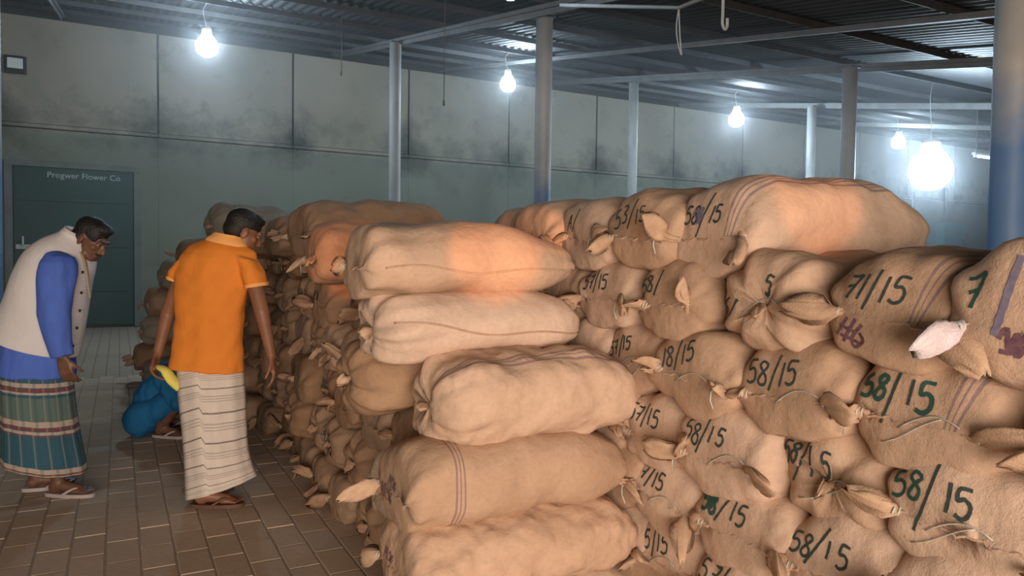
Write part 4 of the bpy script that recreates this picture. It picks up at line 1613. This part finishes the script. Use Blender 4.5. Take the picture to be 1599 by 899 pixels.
for cx, cy, ax_, ay_, dd, bb in ((400.3, 445.5, 18.2, -3, D - .02, .0755), (276, 435.5, 14, 4, D + .06, .0755)):
    v, f = loft_geo([[p - man.location for p in ring_px(cx, cy + o_, ax_, ay_, dd, bb, 24)] for o_ in (-3, 2.5)], False)
    mk('sleeve_trim', v, f, M['orange_trim'], shirt)


def fold_a(th, t):
    s = 1 + .018 * math.sin(5 * th + 2 * t) * t + .012 * math.sin(11 * th + 1)
    w = 2 * math.pi - 0
    x = (th - 1.62) % (2 * math.pi)      # flap edge near the side facing the camera
    s += .075 * max(0, 1 - x / 2.4)
    return s


def slant_a(th):
    x = (th - 1.62) % (2 * math.pi)
    return .085 * max(0, 1 - x / 1.5) - .05 if x < 1.5 else 0


prof = [(330, 566, 49, 0, .145), (331, 590, 49, 0, .15), (333, 620, 49, 0, .155), (336, 660, 47.5, 0, .155), (339, 700, 47, -1, .155), (343, 730, 49, -6, .16), (346, 750, 51, -12, .165), (347, 758, 52, -15, .167)]
rings = []
sub = smooth_path([Vector((a, b, c)) for a, b, c, d_, e in prof], 4)
sub2 = smooth_path([Vector((d_, e, 0)) for a, b, c, d_, e in prof], 4)
for i, (p, q) in enumerate(zip(sub, sub2)):
    t = i / (len(sub) - 1)
    rings.append(ring_px(p.x, p.y, p.z, q.x, D + .05, q.y, 96, fold_a, t))
skirt('striped_wrap', rings, M['lungi_white'], man, vshift=slant_a)
sandal(f1h, f1t, man, M['leather'], M['leather'])
sandal(f2h, f2t, man, M['leather'], M['leather'])

# rolled yellow cloth in his hand
y0, y1 = U(243, 571, D - .03), U(281, 604, D - .02)
yc = empty('rolled_cloth', y1)
tag(yc, 'yellow rolled cloth hanging from the hand of the man in orange', 'cloth')
path = smooth_path([y0 - y1, U(258, 578, D - .05) - y1, U(268, 592, D - .04) - y1, Vector((0, 0, 0))], 6)
v, f = tube_geo(path, [.016 + .022 * min(1, i / 8) for i in range(len(path))], 12, .6)
mk('roll', v, f, M['yellow'], yc)
v, f = tube_geo([path[0] - (path[1] - path[0]) * .9, path[0], path[2], path[4]], [.010, .019, .022, .026], 12, .6)
mk('pale_end', v, f, M['scarf'], yc)

# --- man in the white waistcoat
D = 4.27
base = ground(85, 775)
man = empty('person', (base.x, base.y, 0))
tag(man, 'stooping man in white waistcoat, blue shirt and plaid wrap by the green door', 'person')
hc = U(143, 374, D + .0)
hf = (_rh * .86 - _fh * .12 + Vector((0, 0, -.5))).normalized()
hu = Vector((0, 0, 1)) + _rh * .5
g, axes = head_geos(hc, hf, hu)
g.append(cap_geo(hc - axes[2] * .05 - axes[1] * .03, U(105, 398, D), .055, .065))
g += [loft_geo([ring_px(100, 398, 30, 12, D, .13, 24), ring_px(80, 440, 36, 8, D, .15, 24), ring_px(66, 510, 38, 8, D, .14, 24), ring_px(60, 585, 38, 4, D, .14, 24)])]
sh, el, wr_ = U(92, 412, D - .20), U(82, 492, D - .23), U(97, 556, D - .21)
g += [cap_geo(sh, el, .052, .042), cap_geo(el, wr_, .042, .027)]
ha = (U(106, 584, D - .2) - U(98, 556, D - .2)).normalized()
g += hand_geos(wr_ + ha * .015, ha, _rh, _fh, .98, .6)
sh2, el2, wr2 = U(100, 414, D + .19), U(92, 495, D + .2), U(100, 552, D + .18)
g += [cap_geo(sh2, el2, .052, .042), cap_geo(el2, wr2, .042, .027)]
hb = (U(104, 576, D + .18) - U(100, 552, D + .18)).normalized()
g += hand_geos(wr2 + hb * .012, hb, _rh, -_fh, .98, .6)
f1h, f1t = ground(78, 779), ground(140, 780)
f2h, f2t = ground(42, 772), ground(98, 765)
d1, d2 = (f1t - f1h).normalized(), (f2t - f2h).normalized()
an1, an2 = f1h + d1 * .05 + up * .115, f2h + d2 * .05 + up * .115
for hp, an, fh, ft, dd in (((66, 600), an1, f1h, f1t, -.06), ((56, 600), an2, f2h, f2t, .08)):
    hip = U(hp[0], hp[1], D + dd)
    kn = (hip + an) * .5 + d1 * .03
    g += [cap_geo(hip, kn, .085, .058), cap_geo(kn, an * .6 + kn * .4, .056, .050), cap_geo(an * .6 + kn * .4, an, .048, .034)]
    g += [([Vector(p) + Z1 * 1.5 for p in v], f) for v, f in foot_geos(fh, ft, an)]
fuse('body', g, .0062, M['skin_dark'], man, 3)
face_parts(hc, axes, man, M['hair'], M['eye'], True)
hair(hc, axes, man, M['hair'], 5)
# blue shirt
g = [loft_geo([ring_px(112, 384, 20, 9, D, .075, 32), ring_px(98, 402, 36, 9, D, .17, 32), ring_px(78, 450, 44, 7, D, .185, 32), ring_px(64, 510, 51, 9, D, .18, 32),
               ring_px(58, 545, 54, 10, D, .185, 32), ring_px(56, 570, 56, 8, D, .195, 32), ring_px(55, 584, 57, 5, D, .2, 32)])]
for s, dd in ((-1, -.205), (1, .19)):
    if s < 0:
        g += [loft_geo([ring_px(97, 393, 9, 3, D + dd * .85, .05, 24), ring_px(95, 399, 19, 3, D + dd * .95, .08, 24), ring_px(92, 410, 25.5, 2, D + dd, .098, 24), ring_px(90, 425, 27, 1, D + dd, .10, 24), ring_px(87, 450, 25, 1, D + dd, .085, 24),
                        ring_px(84, 490, 23.5, 0, D + dd - .02, .08, 24), ring_px(90, 525, 20.5, -3, D + dd - .02, .068, 24), ring_px(97, 557, 16.5, -4, D + dd - .01, .052, 24)])]
    else:
        g += [cap_geo(U(98, 410, D + .15), el2, .085, .075), cap_geo(el2, wr2, .07, .05)]
fuse('blue_shirt', g, .009, M['blue_shirt'], man, 4, .006, 8)
# waistcoat, open at the arms
vr = [(119, 366, 16, 8, .07), (116, 374, 19, 10, .085), (106, 388, 32, 14, .15), (95, 405, 44, 12, .19), (83, 435, 50, 9, .20), (74, 470, 54, 9, .2), (66, 500, 57, 12, .198), (60, 526, 57, 16, .2), (57, 539, 56.5, 18, .203)]
nr = 64
rr = []
sub = smooth_path([Vector((a, b, c)) for a, b, c, d_, e in vr], 5)
sub2 = smooth_path([Vector((d_, e, 0)) for a, b, c, d_, e in vr], 5)
for p, q in zip(sub, sub2):
    rr.append(ring_px(p.x, p.y, p.z, q.x, D, q.y, nr))
V = [p - man.location for r in rr for p in r]
F = []
for i in range(len(rr) - 1):
    for k in range(nr):
        F.append((i * nr + k, i * nr + (k + 1) % nr, (i + 1) * nr + (k + 1) % nr, (i + 1) * nr + k))
vo = mk('waistcoat', V, F, M['vest'], man)
md = vo.modifiers.new('thick', 'SOLIDIFY')
md.thickness = .012
md.offset = 1
rg = [ring_px(121, 361, 16, 9, D, .075, 32), ring_px(119, 367, 18, 10, D, .08, 32), ring_px(116, 374, 21, 11, D, .092, 32)]
v, f = loft_geo([[p - man.location for p in r] for r in rg], False)
co = mk('collar', v, f, M['vest'], vo)
md = co.modifiers.new('thick', 'SOLIDIFY')
md.thickness = .012
for px_, py_ in ((129, 425), (127, 457), (124.5, 485), (120, 512), (114, 540)):
    c = U(px_, py_, D - .07) - man.location
    v, f = ell_geo(c, (_rh, _fh, up), (.006, .009, .009), 10, 6)
    mk('button', v, f, M['black_plastic'], vo)
v, f = tube_geo(smooth_path([U(122, 388, D - .06) - man.location, U(131, 405, D - .06) - man.location, U(136, 430, D - .05) - man.location, U(141, 465, D - .05) - man.location], 5),
                [.014, .016, .017, .017, .017, .016, .016, .016, .016, .015, .015, .014, .014, .013, .012, .008], 10, .4)
mk('scarf', v, f, M['scarf'], man)


def fold_b(th, t):
    return 1 + .02 * math.sin(6 * th + 1 + t) * t + .012 * math.sin(13 * th) + .03 * max(0, math.cos(th - .3)) * t


prof = [(56, 572, 50, 5, .17), (57, 590, 51, 5, .175), (60, 630, 52, 6, .18), (64, 670, 54, 8, .185), (67, 700, 57, 10, .19), (69, 726, 60, 12, .195)]
rings = []
sub = smooth_path([Vector((a, b, c)) for a, b, c, d_, e in prof], 5)
sub2 = smooth_path([Vector((d_, e, 0)) for a, b, c, d_, e in prof], 5)
for i, (p, q) in enumerate(zip(sub, sub2)):
    rings.append(ring_px(p.x, p.y, p.z, q.x, D, q.y, 96, fold_b, i / (len(sub) - 1)))
skirt('plaid_wrap', rings, M['lungi_plaid'], man)
sandal(f1h, f1t, man, M['slipper'], M['slipper'])
sandal(f2h, f2t, man, M['slipper'], M['slipper'])

# --- crouching person in blue
D = 5.75
base = ground(250, 682)
man = empty('person', (base.x, base.y, 0))
tag(man, 'person in bright blue clothes squatting low behind the man in orange', 'person')
hipc = U(228, 646, D)
sho = U(268, 585, D + .02)
hc = U(306, 553, D)
hf = (_rh * .8 + Vector((0, 0, -.6))).normalized()
g, axes = head_geos(hc, hf, Vector((0, 0, 1)) + _rh * .7)
g.append(cap_geo(hc - axes[2] * .05 - axes[1] * .03, sho, .055, .06))
g += [cap_geo(hipc, sho, .12, .11)]
fh_, ft_ = ground(243, 686), ground(292, 688)
fh2, ft2 = ground(250, 673), ground(298, 672)
for s, kn, a_, b_ in ((-1, U(283, 620, D - .13), fh_, ft_), (1, U(286, 618, D + .14), fh2, ft2)):
    d1 = (b_ - a_).normalized()
    an = a_ + d1 * .05 + up * .1
    g += [cap_geo(hipc + _fh * (.09 * s), kn, .07, .055), cap_geo(kn, an, .053, .036)]
    g += [([Vector(p) + Z1 * 1.5 for p in v], f) for v, f in foot_geos(a_, b_, an)]
    sandal(a_, b_, man, M['slipper'], M['slipper'])
    el = sho + _rh * .12 + _fh * (.2 * s) - up * .17
    wr_ = el + _rh * .2 - up * .06
    g += [cap_geo(sho + _fh * (.15 * s), el, .05, .04), cap_geo(el, wr_, .04, .027)]
    g += hand_geos(wr_, _rh * .8 - up * .4, up, _fh * -s, .97, .5)
fuse('body', g, .0065, M['skin_dark'], man, 3)
face_parts(hc, axes, man, M['hair'], M['eye'])
hair(hc, axes, man, M['hair'], 8)
g = [cap_geo(hipc, U(246, 612, D), .135, .14), cap_geo(U(246, 612, D), sho, .14, .115), cap_geo(sho - _fh * .14, sho + _fh * .14, .085, .085)]
for s in (-1, 1):
    el = sho + _rh * .12 + _fh * (.2 * s) - up * .17
    g += [cap_geo(sho + _fh * (.16 * s), el, .075, .06)]
fuse('work_shirt', g, .009, M['teal'], man, 4, .009, 12)
g = []
for s, kn in ((-1, U(283, 620, D - .13)), (1, U(286, 618, D + .14))):
    g += [cap_geo(hipc + _fh * (.08 * s), kn, .115, .085), cap_geo(kn, kn * .35 + (fh_ if s < 0 else fh2) * .65 + up * .11, .08, .065)]
g += [cap_geo(hipc - up * .02 - _fh * .08, hipc - up * .02 + _fh * .08, .14, .14)]
fuse('trousers', g, .009, M['teal'], man, 4, .009, 14)
